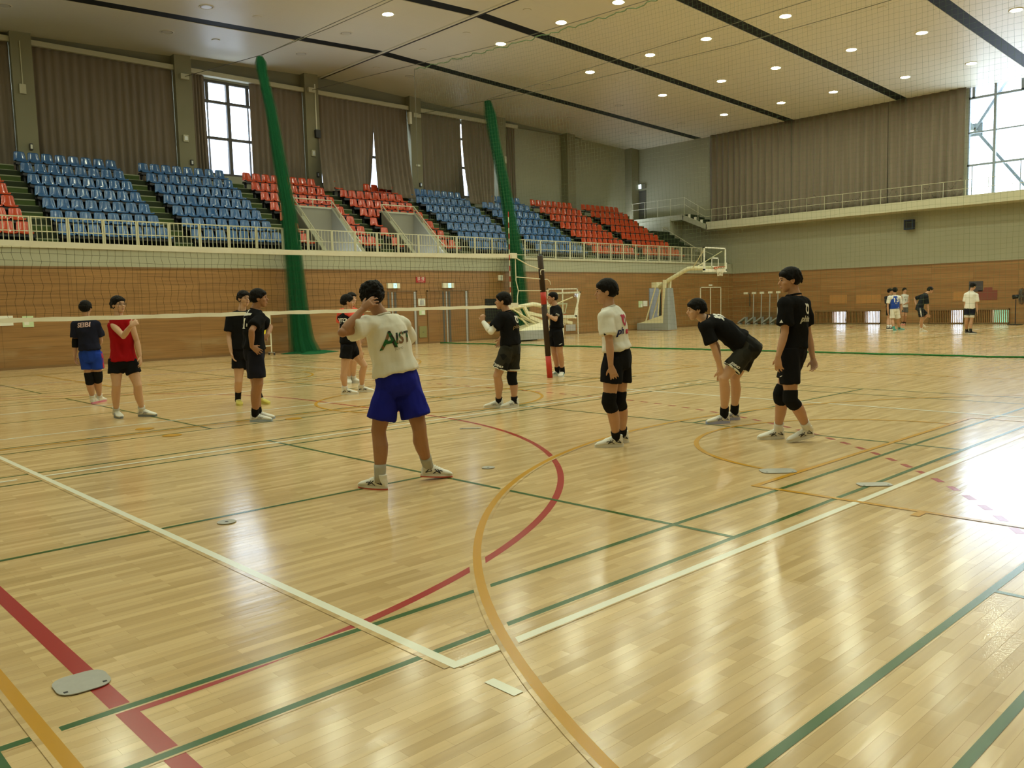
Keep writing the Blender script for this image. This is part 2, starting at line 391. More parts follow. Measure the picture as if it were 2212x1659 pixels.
# white volleyball courts
g = MB()
for sx in (0, 1):
    xx = (lambda x: x) if sx == 0 else (lambda x: 37.8-x)
    xa, xb = sorted((xx(0), xx(9)))
    rect(g, xa-.025, xb+.025, -.025, 18.025, .05, Z3)
    for y in (6, 9, 12): line(g, (xa, y), (xb, y), .05, Z3)
    for k in range(5):
        for y in (6, 12):
            line(g, (xb+.2+.35*k, y), (xb+.35+.35*k, y), .05, Z3); line(g, (xa-.2-.35*k, y), (xa-.35-.35*k, y), .05, Z3)
    for x in (xa, xb):
        line(g, (x, -.21), (x, -.38), .05, Z3); line(g, (x, 18.21), (x, 18.38), .05, Z3)
g.build('white_volleyball_lines', M['white_line'], fl, fix=False)
# orange basketball (top layer)
g = MB()
for cx in (6.2, 31.6):
    rect(g, cx-7.6, cx+7.6, -4.95, 21.1, .05, Z4)
    line(g, (cx-7.6, 8.08), (cx+7.6, 8.08), .05, Z4)
    arc(g, (cx, 8.08), 1.8, 0, 2*PI, .05, Z4, 96)
    for s in (1, -1):
        yy = (lambda y: y) if s == 1 else (lambda y: 16.15-y)
        a0, a1 = (0.0, PI) if s == 1 else (PI, 2*PI)
        arc(g, (cx, yy(-3.38)), 6.80, a0, a1, .05, Z4, 110)
        arc(g, (cx, yy(.85)), 1.8, a0, a1, .05, Z4, 60)
        line(g, (cx-6.8, yy(-3.38)), (cx-6.8, yy(-4.95)), .05, Z4); line(g, (cx+6.8, yy(-3.38)), (cx+6.8, yy(-4.95)), .05, Z4)
        line(g, (cx-2.45, yy(.83)), (cx+2.45, yy(.83)), .05, Z4)
        for q in (-1, 1):
            line(g, (cx+q*2.43, yy(.85)), (cx+q*2.43, yy(-4.95)), .05, Z4)
            for yk in (-.45, -1.3, -2.15): line(g, (cx+q*2.43, yy(yk)), (cx+q*2.58, yy(yk)), .06, Z4)
g.build('orange_basketball_lines', M['orange_line'], fl, fix=False)
# bare strip of floor kept on either side of the upper lines where they cut the lower ones
g = MB()
for s in (1, -1):
    yy = (lambda y: y) if s == 1 else (lambda y: 16.15-y)
    a0, a1 = (0.0, PI) if s == 1 else (PI, 2*PI)
    arc(g, (6.2, yy(-3.38)), 6.80, a0, a1, .094, Z4-.0004, 110)
line(g, (-1.375, -4.95), (-1.375, 21.1), .094, Z4-.0004)
for (x0, y0, x1, y1) in ((-.02, 0, -.02, 18), (9.02, 0, 9.02, 18), (0, -.0, 9, -.0)): line(g, (x0, y0), (x1, y1), .070, Z3-.0004)
for y in (.165, .625): line(g, (-2.3, y), (4.0, y), .064, Z2-.0004)
g.build('bare_floor_strip', M['floor'], fl, fix=False)
# floor sockets and spots
def plate(name, x, y, w, h, rz, label, shape='round'):
    b = MB()
    if shape == 'round': b.disc((0, 0, .0004), w/2, 28, .0036)
    else:
        pts = []
        for (qx, qy, a0) in ((1, 1, 0), (-1, 1, PI/2), (-1, -1, PI), (1, -1, 3*PI/2)):
            for k in range(5):
                a = a0+k*PI/8; rr = h*.32
                pts.append((qx*(w/2-rr)+rr*math.cos(a), qy*(h/2-rr)+rr*math.sin(a), .0004))
        b.prism(pts, (0, 0, .0036))
    o = b.build(name, M['steel']); o.location = (x, y, 0.0030); o.rotation_euler = (0, 0, rz)
    if shape == 'round': MB().disc((0, 0, .0042), w*.10, 12).build('slot', M['black'], o)
    else:
        for q in (-1, 1): MB().box(q*w*.36-.008, q*w*.36+.008, -h*.30-.008, -h*.30+.008, .0040, .0044).build('slot', M['black'], o)
    return tag(o, label, 'floor cover', 'metal floor socket covers')
plate('floor_socket_cover', -1.15, .975, .20, .20, -.05, 'rounded square metal plate across the wide red line in the near corner', 'sq')
plate('floor_socket_cover', .41, 3.01, .13, .13, 0, 'small round metal cap beside the long green line near the white corner line')
plate('floor_socket_cover', 2.92, 3.04, .12, .12, 0, 'round metal cap between the green line and the red curve')
plate('floor_socket_cover', 4.43, 5.04, .26, .07, -.78, 'thin metal plate lying inside the red curve', 'sq')
plate('floor_socket_cover', 4.40, .98, .30, .19, -.78, 'metal plate on the orange free throw circle end', 'sq')
plate('floor_socket_cover', 4.39, .15, .26, .13, -.78, 'metal plate on the green line next to the white end line', 'sq')
for (x, y, lb) in ((1.84, 8.46, 'orange floor spot farther of two behind the white-shoed player in red'), (1.84, 7.58, 'orange floor spot nearer of two left of the player with hand on hip'), (3.55, 7.71, 'orange floor spot right of the player with hand on hip')):
    tag(MB().disc((x, y, .0033), .115, 28, .0006).build('floor_spot', M['orange_line']), lb, 'floor mark', 'orange floor spots')
# ---- boarded lower wall along the seating side, with the concrete band above it
b = MB()
b.box(XW, XB, YL, YL+.25, 0, WOODZ)
struct(b.build('wall_left', M['wood_l']))
struct(MB().box(XW, XB, YL, YL+.25, WOODZ, LEDGE-.06).build('wall_left_band', M['concrete']))
struct(MB().box(XW, 37.4, YL-.05, YL+.5, LEDGE-.10, LEDGE).build('trim_1', M['ledge']))
struct(MB().box(XW, XB, YL-.02, YL, WOODZ-.05, WOODZ).build('trim_2', M['doorframe']))
struct(MB().box(XW, XB, YL-.015, YL, 0, .07).build('baseboard_left', M['doorframe']))

# ---- raked stand: one dark stepped block
ROW0, DY, DZ = 25.0, .715, .455
def rowy(r): return ROW0+DY*r
def rowz(r): return LEDGE+DZ*r
BL0, BP, SP = 1.83, 4.03, .415           # first seat centre of the nearest block, block spacing, seat spacing
def seatx(blk, i): return BL0+BP*blk+SP*i
VOIDS = {3: (14.50, 16.05), 4: (18.55, 20.10)}
VY = 26.68
b = MB()
segs = []
xs = [XW, VOIDS[3][0]-.1, VOIDS[3][1]+.1, VOIDS[4][0]-.1, VOIDS[4][1]+.1, 37.3]
for k in range(5):
    void = k in (1, 3)
    for r in range(7):
        y0 = rowy(r)-.5 if r else YL+.25
        y1 = rowy(r)+.215 if r < 6 else YWALL
        if void and y0 < VY: 
            if y1 <= VY: continue
            y0 = VY+.13
        b.box(xs[k], xs[k+1], y0, y1, LEDGE-.3 if not r else rowz(r)-DZ-.02, rowz(r))
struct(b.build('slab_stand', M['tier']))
# stair aisles between the seat blocks
ai = MB(); no = MB()
for blk in range(-1, 9):
    x0 = seatx(blk, 7)+.25; x1 = seatx(blk+1, 0)-.25
    if blk == 8: x0, x1 = seatx(8, 7)+.22, 37.9
    if x0 < XW: x0 = XW+.02
    for k in range(14):
        z = LEDGE+DZ/2*(k+0); y0 = YL+.52+DY/2*k
        if k == 0: y0 = YL+.5
        y1 = YL+.52+DY/2*(k+1) if k < 13 else YWALL
        ai.box(x0, x1, y0, y1, z-.25, z+.012)
        no.box(x0, x1, y0-.012, y0+.035, z-.02, z+.018)
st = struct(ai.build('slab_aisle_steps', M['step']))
no.build('step_nosing', M['nosing'], st)

# ---- entrance wells in the stand
def well(blk, nth):
    x0, x1 = VOIDS[blk]; yf = 24.62
    b = MB(); t = .12
    for xa in (x0-t, x1):
        poly = [(xa, yf, 2.95), (xa, VY+t, 2.95), (xa, VY+t, 5.42), (xa, VY-.1, 5.42), (xa, yf, 3.62)]
        b.prism(poly, (t, 0, 0))
    b.box(x0-t, x1+t, VY, VY+t, 2.95, 5.42)
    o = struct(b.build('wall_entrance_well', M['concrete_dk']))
    c = MB()
    for xa in (x0-t-.02, x1-.02):
        c.bar((xa+t/2+.02, yf, 3.60), (xa+t/2+.02, VY-.08, 5.40), .17, .05)
    c.box(x0-t-.02, x1+t+.02, VY-.06, VY+t+.02, 5.38, 5.44)
    c.build('coping', M['concrete'], o)
    e = empty('well_handrail', ((x0+x1)/2, VY, 5.42))
    tag(e, 'cream pipe handrail around the '+nth+' entrance well in the red seats', 'handrail', 'handrails of the entrance wells')
    e.location = (0, 0, 0)
    r = MB(); rr = .022
    zt = 5.72
    xa, xb = x0-t/2, x1+t/2
    r.tube([(xa, VY+.05, zt), (xb, VY+.05, zt)], rr)
    for xx in (xa, xb):
        r.tube([(xx, VY+.05, zt), (xx, yf+.35, 4.12), (xx, yf+.12, 3.98), (xx, yf+.12, 3.66)], rr)
    r.build('rail_pipe', M['rail'], e)
    for xx in (xa, (xa+xb)/2, xb): MB().tube([(xx, VY+.05, 5.40), (xx, VY+.05, zt)], .018).build('rail_post', M['rail'], e)
    for xx in (xa, xb):
        for q in (.33, .66):
            yy = VY+(yf+.35-VY)*q; zz = zt+(4.12-zt)*q
            MB().tube([(xx, yy, zz), (xx, yy, zz-.30)], .016).build('rail_post', M['rail'], e)
well(3, 'first'); well(4, 'second')

# ---- seats
def seat_mesh():
    pr = []   # profile y,z, halfwidth : front lip -> pan -> back top (front surface)
    prof = [(-.235, .335, .185), (-.225, .375, .195), (-.12, .385, .198), (.03, .37, .198), (.10, .385, .197), (.135, .43, .195), (.155, .52, .185), (.175, .62, .172), (.19, .70, .163), (.195, .735, .150)]
    nx = 8; vs = []; fs = []
    for (y, z, w) in prof:
        for i in range(nx+1):
            u = -1+2*i/nx; e = abs(u)**4
            dz = .018*e if z < .40 else 0; dy = -.03*abs(u)**3 if z >= .40 else 0
            zz = z+dz-(.02*abs(u)**6 if z > .7 else 0)
            vs.append((u*w, y+dy, zz))
    nr = len(prof)
    for r in range(nr-1):
        for i in range(nx):
            a = r*(nx+1)+i; fs.append((a, a+1, a+nx+2, a+nx+1))
    me = bpy.data.meshes.new('stadium_seat'); me.from_pydata(vs, [], fs)
    bm = bmesh.new(); bm.from_mesh(me)
    bmesh.ops.recalc_face_normals(bm, faces=bm.faces)
    geom = bmesh.ops.solidify(bm, geom=bm.faces[:], thickness=.014)
    bmesh.ops.recalc_face_normals(bm, faces=bm.faces)
    bm.to_mesh(me); bm.free()
    for p in me.polygons: p.use_smooth = True
    return me
sm_b = seat_mesh(); sm_b.materials.append(M['blue']); sm_r = sm_b.copy(); sm_r.materials.clear(); sm_r.materials.append(M['red'])
BLK = ['red', 'blue', 'blue', 'red', 'red', 'blue', 'blue', 'red', 'red']
BNAME = ['red block at the near edge', 'first blue block', 'second blue block', 'red block with first entrance well', 'red block with second entrance well', 'third blue block', 'fourth blue block', 'next to last red block', 'last red block']
sproto = {}
for blk in range(9):
    colr = BLK[blk]
    for r in range(7):
        idx = [i for i in range(8) if not (blk in VOIDS and r < 3 and VOIDS[blk][0]-.28 < seatx(blk, i) < VOIDS[blk][1]+.20)]
        if r == 6: idx = [i for i in idx if not (blk == 4 and 1 <= i <= 3) and not (blk == 6 and i <= 2)]
        if blk == 0: idx = [i for i in idx if i >= (4, 5, 6, 7, 7, 9, 9)[r]]
        for i in idx:
            nm = colr+'_stadium_seat'
            if colr not in sproto:
                o = link(nm, sm_b if colr == 'blue' else sm_r, None); sproto[colr] = o
            else:
                o = sproto[colr].copy(); COL.objects.link(o)
            o.location = (seatx(blk, i), rowy(r)-.02, rowz(r)); 
            tag(o, '%s seat, %s row up, %s from left, %s' % (colr, ORD[r+1], ORD[i+1], BNAME[blk]), 'seat', colr+' plastic seats in the stand')
        # steel bar that carries the row
        runs = []
        for i in idx:
            if runs and i == runs[-1][-1]+1: runs[-1].append(i)
            else: runs.append([i])
        for q, run in enumerate(runs):
            xa, xb = seatx(blk, run[0])-.20, seatx(blk, run[-1])+.24
            m_ = MB(); y, z = rowy(r), rowz(r)
            m_.box(xa, xb, y-.24, y-.19, z+.26, z+.335); m_.box(xa, xb, y+.02, y+.10, z+.28, z+.345)
            for x in [xa+.06, xb-.1]+[seatx(blk, i)+SP/2 for i in run[1:-1:2]]:
                m_.box(x, x+.05, y-.22, y+.08, z+.24, z+.30); m_.box(x, x+.05, y-.06, y+.06, z, z+.30)
            o = m_.build('seat_bar', M['dark'])
            side = '' if len(runs) == 1 else (' before the well' if q == 0 else ' beyond the well')
            tag(o, 'dark bar under %s row%s, %s' % (ORD[r+1], side, BNAME[blk]), 'seat support', 'seat bars in the stand')

# ---- balcony railing
rl = empty('balcony_railing', (0, 0, 0)); tag(rl, 'long cream steel railing along the front of the seating stand', 'railing')
RP = .975
pm = MB()
w = RP-.05
for x in (0, w): pm.box(x-.02, x+.02, -.02, .02, 0, .79)
pm.box(0, w, -.018, .018, .755, .79); pm.box(0, w, -.014, .014, .36, .385); pm.box(0, w, -.014, .014, .04, .065)
for k in range(1, 7): x = w*k/7; pm.box(x-.009, x+.009, -.009, .009, .05, .77)
p0 = pm.build('railing_panel', M['rail'], rl)
x = 2.74; first = True
while x < 36.9:
    o = p0 if first else p0.copy()
    if not first: COL.objects.link(o); o.parent = rl
    o.location = (x, YL+.08, LEDGE); first = False; x += RP
x = 2.74-RP
while x > -3.2:
    o = p0.copy(); COL.objects.link(o); o.parent = rl; o.location = (x, YL+.08, LEDGE); x -= RP

# ---- upper window wall: bays between columns
COLX = [6.48-5.63, 6.48, 12.12, 17.78, 23.42, 29.05, 34.52, 40.35]
SILL, HEAD = 7.05, 10.85
b = MB()
b.box(XW, 29.4, YWALL, YWALL+.3, 6.2, SILL); b.box(XW, 29.4, YWALL, YWALL+.3, HEAD, 11.75)
b.box(29.4, XB+.3, YWALL, YWALL+.3, 6.2, 11.75)
for cx in COLX[:6]+[XW]: b.box(cx-.4, cx+.4, YWALL, YWALL+.3, SILL, HEAD)
struct(b.build('wall_window_side', M['concrete']))
for k, cx in enumerate(COLX): struct(MB().box(cx-.33, cx+.33, 30.62, YWALL+.05, rowz(6)-.2, zc(cx)+.02).build('column', M['column']))
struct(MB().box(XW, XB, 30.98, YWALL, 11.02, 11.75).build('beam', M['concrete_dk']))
for k in range(len(COLX)-2):
    xa, xb = COLX[k]+.33, COLX[k+1]-.33
    if k == 5: xb = xa+1.0
    struct(MB().box(xa, xb, 30.72, 31.0, 10.88, 11.06).build('trim_curtain_box', M['ledge']))

def window(n, x0, x1, y, z0, z1, along='x', fm=None, vm=(), hm=(), thick=.07, thin=()):
    """framed window with mullions; along x or y"""
    e = struct(empty('window_%d' % n, (0, 0, 0)))
    B = (lambda m, a0, a1, d0, d1, c0, c1: m.box(a0, a1, y+d0, y+d1, c0, c1)) if along == 'x' else (lambda m, a0, a1, d0, d1, c0, c1: m.box(y+d0, y+d1, a0, a1, c0, c1))
    f = MB()
    B(f, x0, x1, 0, .12, z0, z0+.09); B(f, x0, x1, 0, .12, z1-.10, z1)
    B(f, x0, x0+.08, 0, .12, z0, z1); B(f, x1-.08, x1, 0, .12, z0, z1)
    for v in vm: B(f, v-thick, v+thick, -.02, .12, z0, z1)
    for (v, c0, c1, t) in thin: B(f, v-t, v+t, .02, .10, c0, c1)
    for h in hm: B(f, x0, x1, 0, .12, h-.055, h+.055)
    struct(f.build('window_frame', fm or M['frame'], e))
    gl = MB(); B(gl, x0+.02, x1-.02, .055, .065, z0+.02, z1-.02); struct(gl.build('window_glass', M['glass'], e))
    return e
for k in range(6 if 0 else 5):
    xa, xb = COLX[k]+.4, COLX[k+1]-.4
    n = 5; pw = (xb-xa)/n
    # mullion spacing measured on the uncovered window
    vm = [xa+.78+.88*j for j in range(0, 6) if xa+.78+.88*j < xb-.2]
    window(k+1, xa, xb, YWALL+.04, SILL, HEAD, 'x', vm=vm[1::2], hm=(10.0, 8.55), thin=[(v, 10.0, HEAD, .07) for v in vm[0::2]]+[(v, SILL, 10.0, .022) for v in vm[0::2]])
# what stands outside those windows: a corrugated sheet fence and an awning edge
e = MB(); x = XW
while x < 32: 
    e.box(x, x+.28, YWALL+4.0, YWALL+4.08, 4, 8.95); e.box(x+.28, x+.56, YWALL+4.06, YWALL+4.14, 4, 8.95); x += .56
struct(e.build('exterior_sheet_fence', M['outwall']))
e = MB(); 
pts = []; x = XW
e.box(XW, 32, YWALL+.5, YWALL+2.2, 11.55, 11.62)
while x < 32: e.box(x, x+.36, YWALL+.5, YWALL+.53, 11.15, 11.55); e.box(x+.08, x+.28, YWALL+.5, YWALL+.53, 11.06, 11.15); x += .36
struct(e.build('exterior_awning', M['outwall']))

# ---- curtains
def curtain(label, top, bot, zt, zb, yt, yb, folds, amp=.055, seed=0, group=None, along='x', zfun=None, name='curtain', m=None, rows=14, thick=.012):
    rnd = random.Random(seed); nx = max(24, int(folds*8))
    ph = [rnd.uniform(0, 6.28) for _ in range(4)]; jit = [rnd.uniform(.6, 1.4) for _ in range(int(folds)+3)]
    vs = []; fs = []
    for j in range(rows+1):
        t = j/rows
        for i in range(nx+1):
            u = i/nx
            s = t**2.2
            a = (top[0]+(top[1]-top[0])*u)*(1-s)+(bot[0]+(bot[1]-bot[0])*u)*s
            k = u*folds; w = jit[int(k)]*(1-(k % 1))+jit[int(k)+1]*(k % 1)
            d = amp*w*(math.sin(k*2*PI+.5*math.sin(3*u*PI+ph[0])+.25*t)*(.45+.75*t)+.35*math.sin(k*4.3+ph[1]+t)*t)
            ybot = yb(u) if callable(yb) else yb
            y = yt+(ybot-yt)*t**2.2+d
            zz = zt+((zb(u) if callable(zb) else zb)-zt)*t
            vs.append((a, y, zz) if along == 'x' else (y, a, zz))
    for j in range(rows):
        for i in range(nx):
            a = j*(nx+1)+i; fs.append((a, a+1, a+nx+2, a+nx+1))
    me = bpy.data.meshes.new(name); me.from_pydata(vs, [], fs); me.update()
    o = link(name, me, m or M['curtain'], smooth=True)
    sd = o.modifiers.new('thickness', 'SOLIDIFY'); sd.thickness = thick
    return tag(o, label, 'curtain', group)
GC = 'brown curtains over the stand windows'
YC = 30.88; ZT = 10.95
def ck(x): return x*1.0289+.061     # positions read off at 30.2 m moved onto the curtain line
curtain('brown curtain at the near edge left of the first column', (2.6, 6.13), (2.6, 6.13), ZT, 6.35, YC, YC, 13, seed=1, group=GC)
curtain('wide closed brown curtain between the first and second columns', (6.83, 11.77), (6.83, 11.77), ZT, 6.3, YC, YC, 17, seed=2, group=GC)
curtain('narrow bunched brown curtain left of the uncovered window', (12.47, 13.06), (12.47, 13.1), ZT, 6.4, YC, YC, 4.5, amp=.08, seed=3, group=GC)
curtain('brown curtain right of the uncovered window behind the green net bundle', (14.98, 17.43), (15.0, 17.43), ZT, 6.3, YC, YC, 10, seed=4, group=GC)
curtain('brown curtain draped over the top red seats, left half of its bay', (18.13, 21.15), (17.2, 20.15), ZT, lambda u: 6.42+.26*u, YC, lambda u: 29.02 if u < .6 else 29.02+(u-.6)*2.4, 11, seed=5, group=GC, rows=22)
curtain('brown curtain draped over the top red seats, right half of its bay', (21.10, 23.07), (19.94, 21.94), ZT, lambda u: 6.74-.10*u if u < .36 else 6.40, YC, lambda u: 29.0-.25*max(0, u-.3), 8, seed=6, group=GC, rows=22)
curtain('brown curtain left of the narrow daylight slit', (23.77, 26.42), (23.77, 26.52), ZT, 6.55, YC, 30.75, 10, seed=7, group=GC)
curtain('brown curtain right of the narrow daylight slit hanging into the aisle', (26.52, 28.7), (25.40, 26.9), ZT, 6.42, YC, 29.0, 8, seed=8, group=GC, rows=22)
curtain('short bunched brown curtain beyond the second green net bundle', (29.4, 30.25), (29.4, 30.25), ZT, 6.5, YC, YC, 6, amp=.07, seed=9, group=GC)

# ---- ceiling: folded board ceiling with dark slots
b = MB()
ys = [YWALL]+[26.30-5.88*k for k in range(7)]+[YRW]
for (xa, xb) in ((XW, XR), (XR, XB)):
    for k in range(len(ys)-1):
        y1 = ys[k]-(.27 if k else 0); y0 = ys[k+1]+(.27 if k < len(ys)-2 else 0)
        za, zb = zc(xa), zc(xb)
        b.hexa([(xa, y0, za), (xb, y0, zb), (xb, y1, zb), (xa, y1, za)], [(xa, y0, za+.02), (xb, y0, zb+.02), (xb, y1, zb+.02), (xa, y1, za+.02)])
ce = struct(b.build('ceiling', M['ceiling']))
b = MB()
for yk in ys[1:-1]:
    for (xa, xb) in ((XW, XR), (XR, XB)):
        za, zb = zc(xa)+.019, zc(xb)+.019
        b.hexa([(xa, yk-.45, za), (xb, yk-.45, zb), (xb, yk+.45, zb), (xa, yk+.45, za)], [(xa, yk-.45, za+.1), (xb, yk-.45, zb+.1), (xb, yk+.45, zb+.1), (xa, yk+.45, za+.1)])
struct(b.build('ceiling_slot_backing', M['slot'], ce))
b = MB(); b.box(XR-.035, XR+.035, YRW, YWALL, ZR-.06, ZR+.02)
struct(b.build('ridge_gap_bar', M['dark']))  # dark bar added to stand in for the narrow dark gap at the ridge
struct(MB().box(XR-.14, XR-.035, YRW, YWALL, ZR-.05, ZR+.0).build('trim_ridge_strip', M['ceiling']))

# ---- downlights
LX = [0.2, 5.42, 10.52, 15.84, 21.18, 26.44, 31.66, 36.95]
LYL = [22.12, 18.90, 16.24, 12.96, 10.27, 7.12, 4.44, 1.24, -1.4, -4.6]
LYU = [28.04, 24.77]
def downlight(lit):
    e = empty('ceiling_downlight')
    n = 28; b = MB(); vs = []; fs = []
    for (r, z) in ((.172, .03), (.195, -.014), (.235, -.014), (.243, .004)):
        for k in range(n): vs.append((r*math.cos(2*PI*k/n), r*math.sin(2*PI*k/n), z))
    for q in range(3):
        for k in range(n): k2 = (k+1) % n; fs.append((q*n+k, q*n+k2, (q+1)*n+k2, (q+1)*n+k))
    b.add(vs, fs); b.build('rim', M['rim'], e, smooth=True)
    if lit: MB().disc((0, 0, -.006), .174, 28, nrm=-1).build('lens', M['lens'], e, fix=False)
    else:
        d = MB(); d.disc((0, 0, -.010), .17, 28, nrm=-1).build('lens', M['lens_off'], e, fix=False)
        MB().disc((0, 0, -.002), .215, 28, nrm=-1).build('recess', M['black'], e, fix=False)
    return e
pl = downlight(True); pu = downlight(False); fl_, fu_ = True, True
for rows, proto, lit in ((LYL, pl, True), (LYU, pu, False)):
    first = True
    for ry, y in enumerate(rows):
        for rx, x in enumerate(LX):
            o = proto if first else copy_tree(proto); first = False
            o.location = (x, y, zc(x)-.004); o.rotation_euler = (0, math.atan(SL) if x > XR else -math.atan(SL), 0)
            tag(o, '%s round ceiling downlight, %s row in from the curtained windows, %s from the far wall' % ('lit' if lit else 'unlit', ORD[(ry+3) if lit else ry+1], ORD[len(LX)-rx]), 'ceiling light', 'lit ceiling downlights' if lit else 'unlit ceiling lights')
sc0 = None
for x, ysx in ((12.32, (28.05, 24.8)), (19.45, (28.06, 24.82, 22.15, 18.9)), (28.15, (28.1, 24.8, 22.17, 18.9, 16.25, 12.96, 10.27)), (33.9, (14.0,))):
    for k, y in enumerate(ysx):
        b = MB().disc((0, 0, -.018), .15, 24, .018)
        if sc0 is None: sc0 = b.build('ceiling_speaker', M['rim']); o = sc0
        else: o = sc0.copy(); COL.objects.link(o)
        o.location = (x, y, zc(x)-.003); o.rotation_euler = (0, math.atan(SL) if x > XR else -math.atan(SL), 0)
        tag(o, 'small flat round ceiling cover, %s from the curtained windows, %s' % (ORD[k+1], {12.32: 'before the roof ridge', 19.45: 'just past the roof ridge', 28.15: 'midway to the far wall', 33.9: 'nearest the far wall'}[x]), 'ceiling cover', 'small round ceiling covers')
# ---- far end wall (boards below, grey above), with four slatted floor-level windows
LOWW = [(17.25, 17.96), (15.52, 16.24), (11.62, 12.14), (9.68, 10.38)]
b = MB(); edges = [YR]
for (a, c) in sorted(LOWW): edges += [a, c]
edges.append(YL+.25)
for i in range(0, len(edges), 2): b.box(XB, XB+.3, edges[i], edges[i+1], 0, .66)
b.box(XB, XB+.3, YR, YL+.25, .66, WOODZ)
for (a, c) in LOWW: b.box(XB, XB+.3, a, c, 0, .06)
struct(b.build('wall_back', M['wood_b']))
WY0, WY1 = 2.0, 11.62        # big end window, its unseen end lengthened for the floor glare
b = MB()
b.box(XB, XB+.3, YRW, YWALL, WOODZ, 5.9)
b.box(XB, XB+.3, WY1, YWALL, 5.9, 11.1); b.box(XB, XB+.3, YRW, WY0, 5.9, 11.1)
struct(b.build('wall_back_upper', M['concrete']))
struct(MB().box(XB-.02, XB, YR, YL, WOODZ-.05, WOODZ).build('trim_3', M['doorframe']))
struct(MB().box(XB-.015, XB, YR, YL, 0, .07).build('baseboard_back', M['doorframe']))
for i, (a, c) in enumerate(LOWW):
    e = struct(empty('window_%d' % (11+i)))
    # slatted timber cover runs on beside the daylit opening
    f = MB(); a0 = a; c0 = c+(.95 if i in (0, 1) else 1.0)
    f.box(XB-.10, XB, a0-.03, c0+.03, .64, .70); f.box(XB-.10, XB, a0-.03, c0+.03, .02, .07)
    f.box(XB-.10, XB-.04, a0-.03, a0, .02, .7); f.box(XB-.10, XB-.04, c0, c0+.03, .02, .7)
    struct(f.build('cover_frame', M['doorframe'], e))
    s = MB(); y = a0+.03
    while y < c0: s.box(XB-.09, XB-.05, y, y+.036, .06, .65); y += .078
    struct(s.build('cover_slats', M['door'], e))
    struct(MB().box(XB-.02, XB-.004, c+.01, c0, .06, .64).build('cover_panel', M['doorframe'], e))
    g_ = MB(); g_.box(XB+.14, XB+.15, a, c, .06, .66); struct(g_.build('window_glass', M['glass'], e))
b = MB(); b.box(XB+1.6, XB+1.9, 8.9, 11.0, -.2, .75)
tag(b.build('hedge', M['plant']), 'green hedge seen through the slatted floor window nearest the fan', 'hedge')

# big end window with truss bars beyond it
e = struct(empty('window_10'))
f = MB(); X0 = XB+.02
f.box(X0, X0+.14, WY0, WY1, 5.86, 5.98); f.box(X0, X0+.14, WY0, WY1, 10.84, 11.0)
y = 10.50; k = 0
ymul = []
while y > WY0: ymul.append(y); y -= 2.18
for y in ymul: f.box(X0-.02, X0+.14, y-.055, y+.055, 5.9, 10.95)
for y in [11.42]+[v-1.09 for v in ymul]:
    f.box(X0, X0+.12, y-.06, y+.06, 10.34, 10.95); f.box(X0+.03, X0+.08, y-.018, y+.018, 5.95, 7.32)
for z, t in ((10.35, .05), (8.79, .03), (7.32, .045)): f.box(X0, X0+.12, WY0, WY1, z-t, z+t)
f.box(X0, X0+.14, WY1-.06, WY1, 5.9, 10.95); f.box(X0, X0+.14, WY0, WY0+.06, 5.9, 10.95)
struct(f.build('window_frame', M['frame_b'], e))
struct(MB().box(X0+.06, X0+.07, WY0+.02, WY1-.02, 5.95, 10.9).build('window_glass', M['glass'], e))
t = MB(); xt = XB+1.0
P = [(xt, 11.62, 9.08), (xt, 9.75, 11.9), (xt, 13.6, 11.9), (xt, 8.75, 5.3), (xt, 14.6, 5.3)]
t.bar(P[0], P[1], .12, .20, (1, 0, 0)); t.bar(P[0], P[2], .12, .20, (1, 0, 0)); t.bar(P[0], P[3], .12, .18, (1, 0, 0)); t.bar(P[0], P[4], .12, .18, (1, 0, 0))
t.box(xt-.05, xt+.05, 11.3, 11.95, 8.78, 9.36)
t.bar((xt, 9.75, 11.9), (xt, 4.0, 3.4), .12, .20, (1, 0, 0)) if 0 else None
t.bar((xt, 5.0, 9.08), (xt, 6.9, 11.9), .12, .20, (1, 0, 0)); t.bar((xt, 5.0, 9.08), (xt, 7.9, 5.3), .12, .18, (1, 0, 0))
struct(t.build('exterior_truss', M['frame_b']))

# curtains along the end wall: three long panels with ragged damp marks near the foot
mc = M['curtain'].copy(); mc.name = 'curtain_cloth_stained'
nt = mc.node_tree; bb = nt.nodes['Principled BSDF']; lk = bb.inputs['Base Color'].links[0].from_socket
tc = nd(nt, 'ShaderNodeTexCoord'); sp = nd(nt, 'ShaderNodeSeparateXYZ'); nt.links.new(tc.outputs['Object'], sp.inputs[0])
n1 = nd(nt, 'ShaderNodeTexNoise', noise_dimensions='1D', Scale=1.3, Detail=5.0, Roughness=.65); nt.links.new(sp.outputs['Y'], n1.inputs['W'])
h = nd(nt, 'ShaderNodeMapRange'); h.inputs['From Min'].default_value = .3; h.inputs['From Max'].default_value = .7; h.inputs['To Min'].default_value = 5.85; h.inputs['To Max'].default_value = 6.75
nt.links.new(n1.outputs['Fac'], h.inputs['Value'])
df = nd(nt, 'ShaderNodeMath', operation='SUBTRACT'); nt.links.new(sp.outputs['Z'], df.inputs[0]); nt.links.new(h.outputs['Result'], df.inputs[1])
ab = nd(nt, 'ShaderNodeMath', operation='ABSOLUTE'); nt.links.new(df.outputs[0], ab.inputs[0])
lt = nd(nt, 'ShaderNodeMath', operation='LESS_THAN'); lt.inputs[1].default_value = .022; nt.links.new(ab.outputs[0], lt.inputs[0])
n2 = nd(nt, 'ShaderNodeTexNoise', noise_dimensions='1D', Scale=.9); nt.links.new(sp.outputs['Y'], n2.inputs['W'])
g2 = nd(nt, 'ShaderNodeMath', operation='GREATER_THAN'); g2.inputs[1].default_value = .45; nt.links.new(n2.outputs['Fac'], g2.inputs[0])
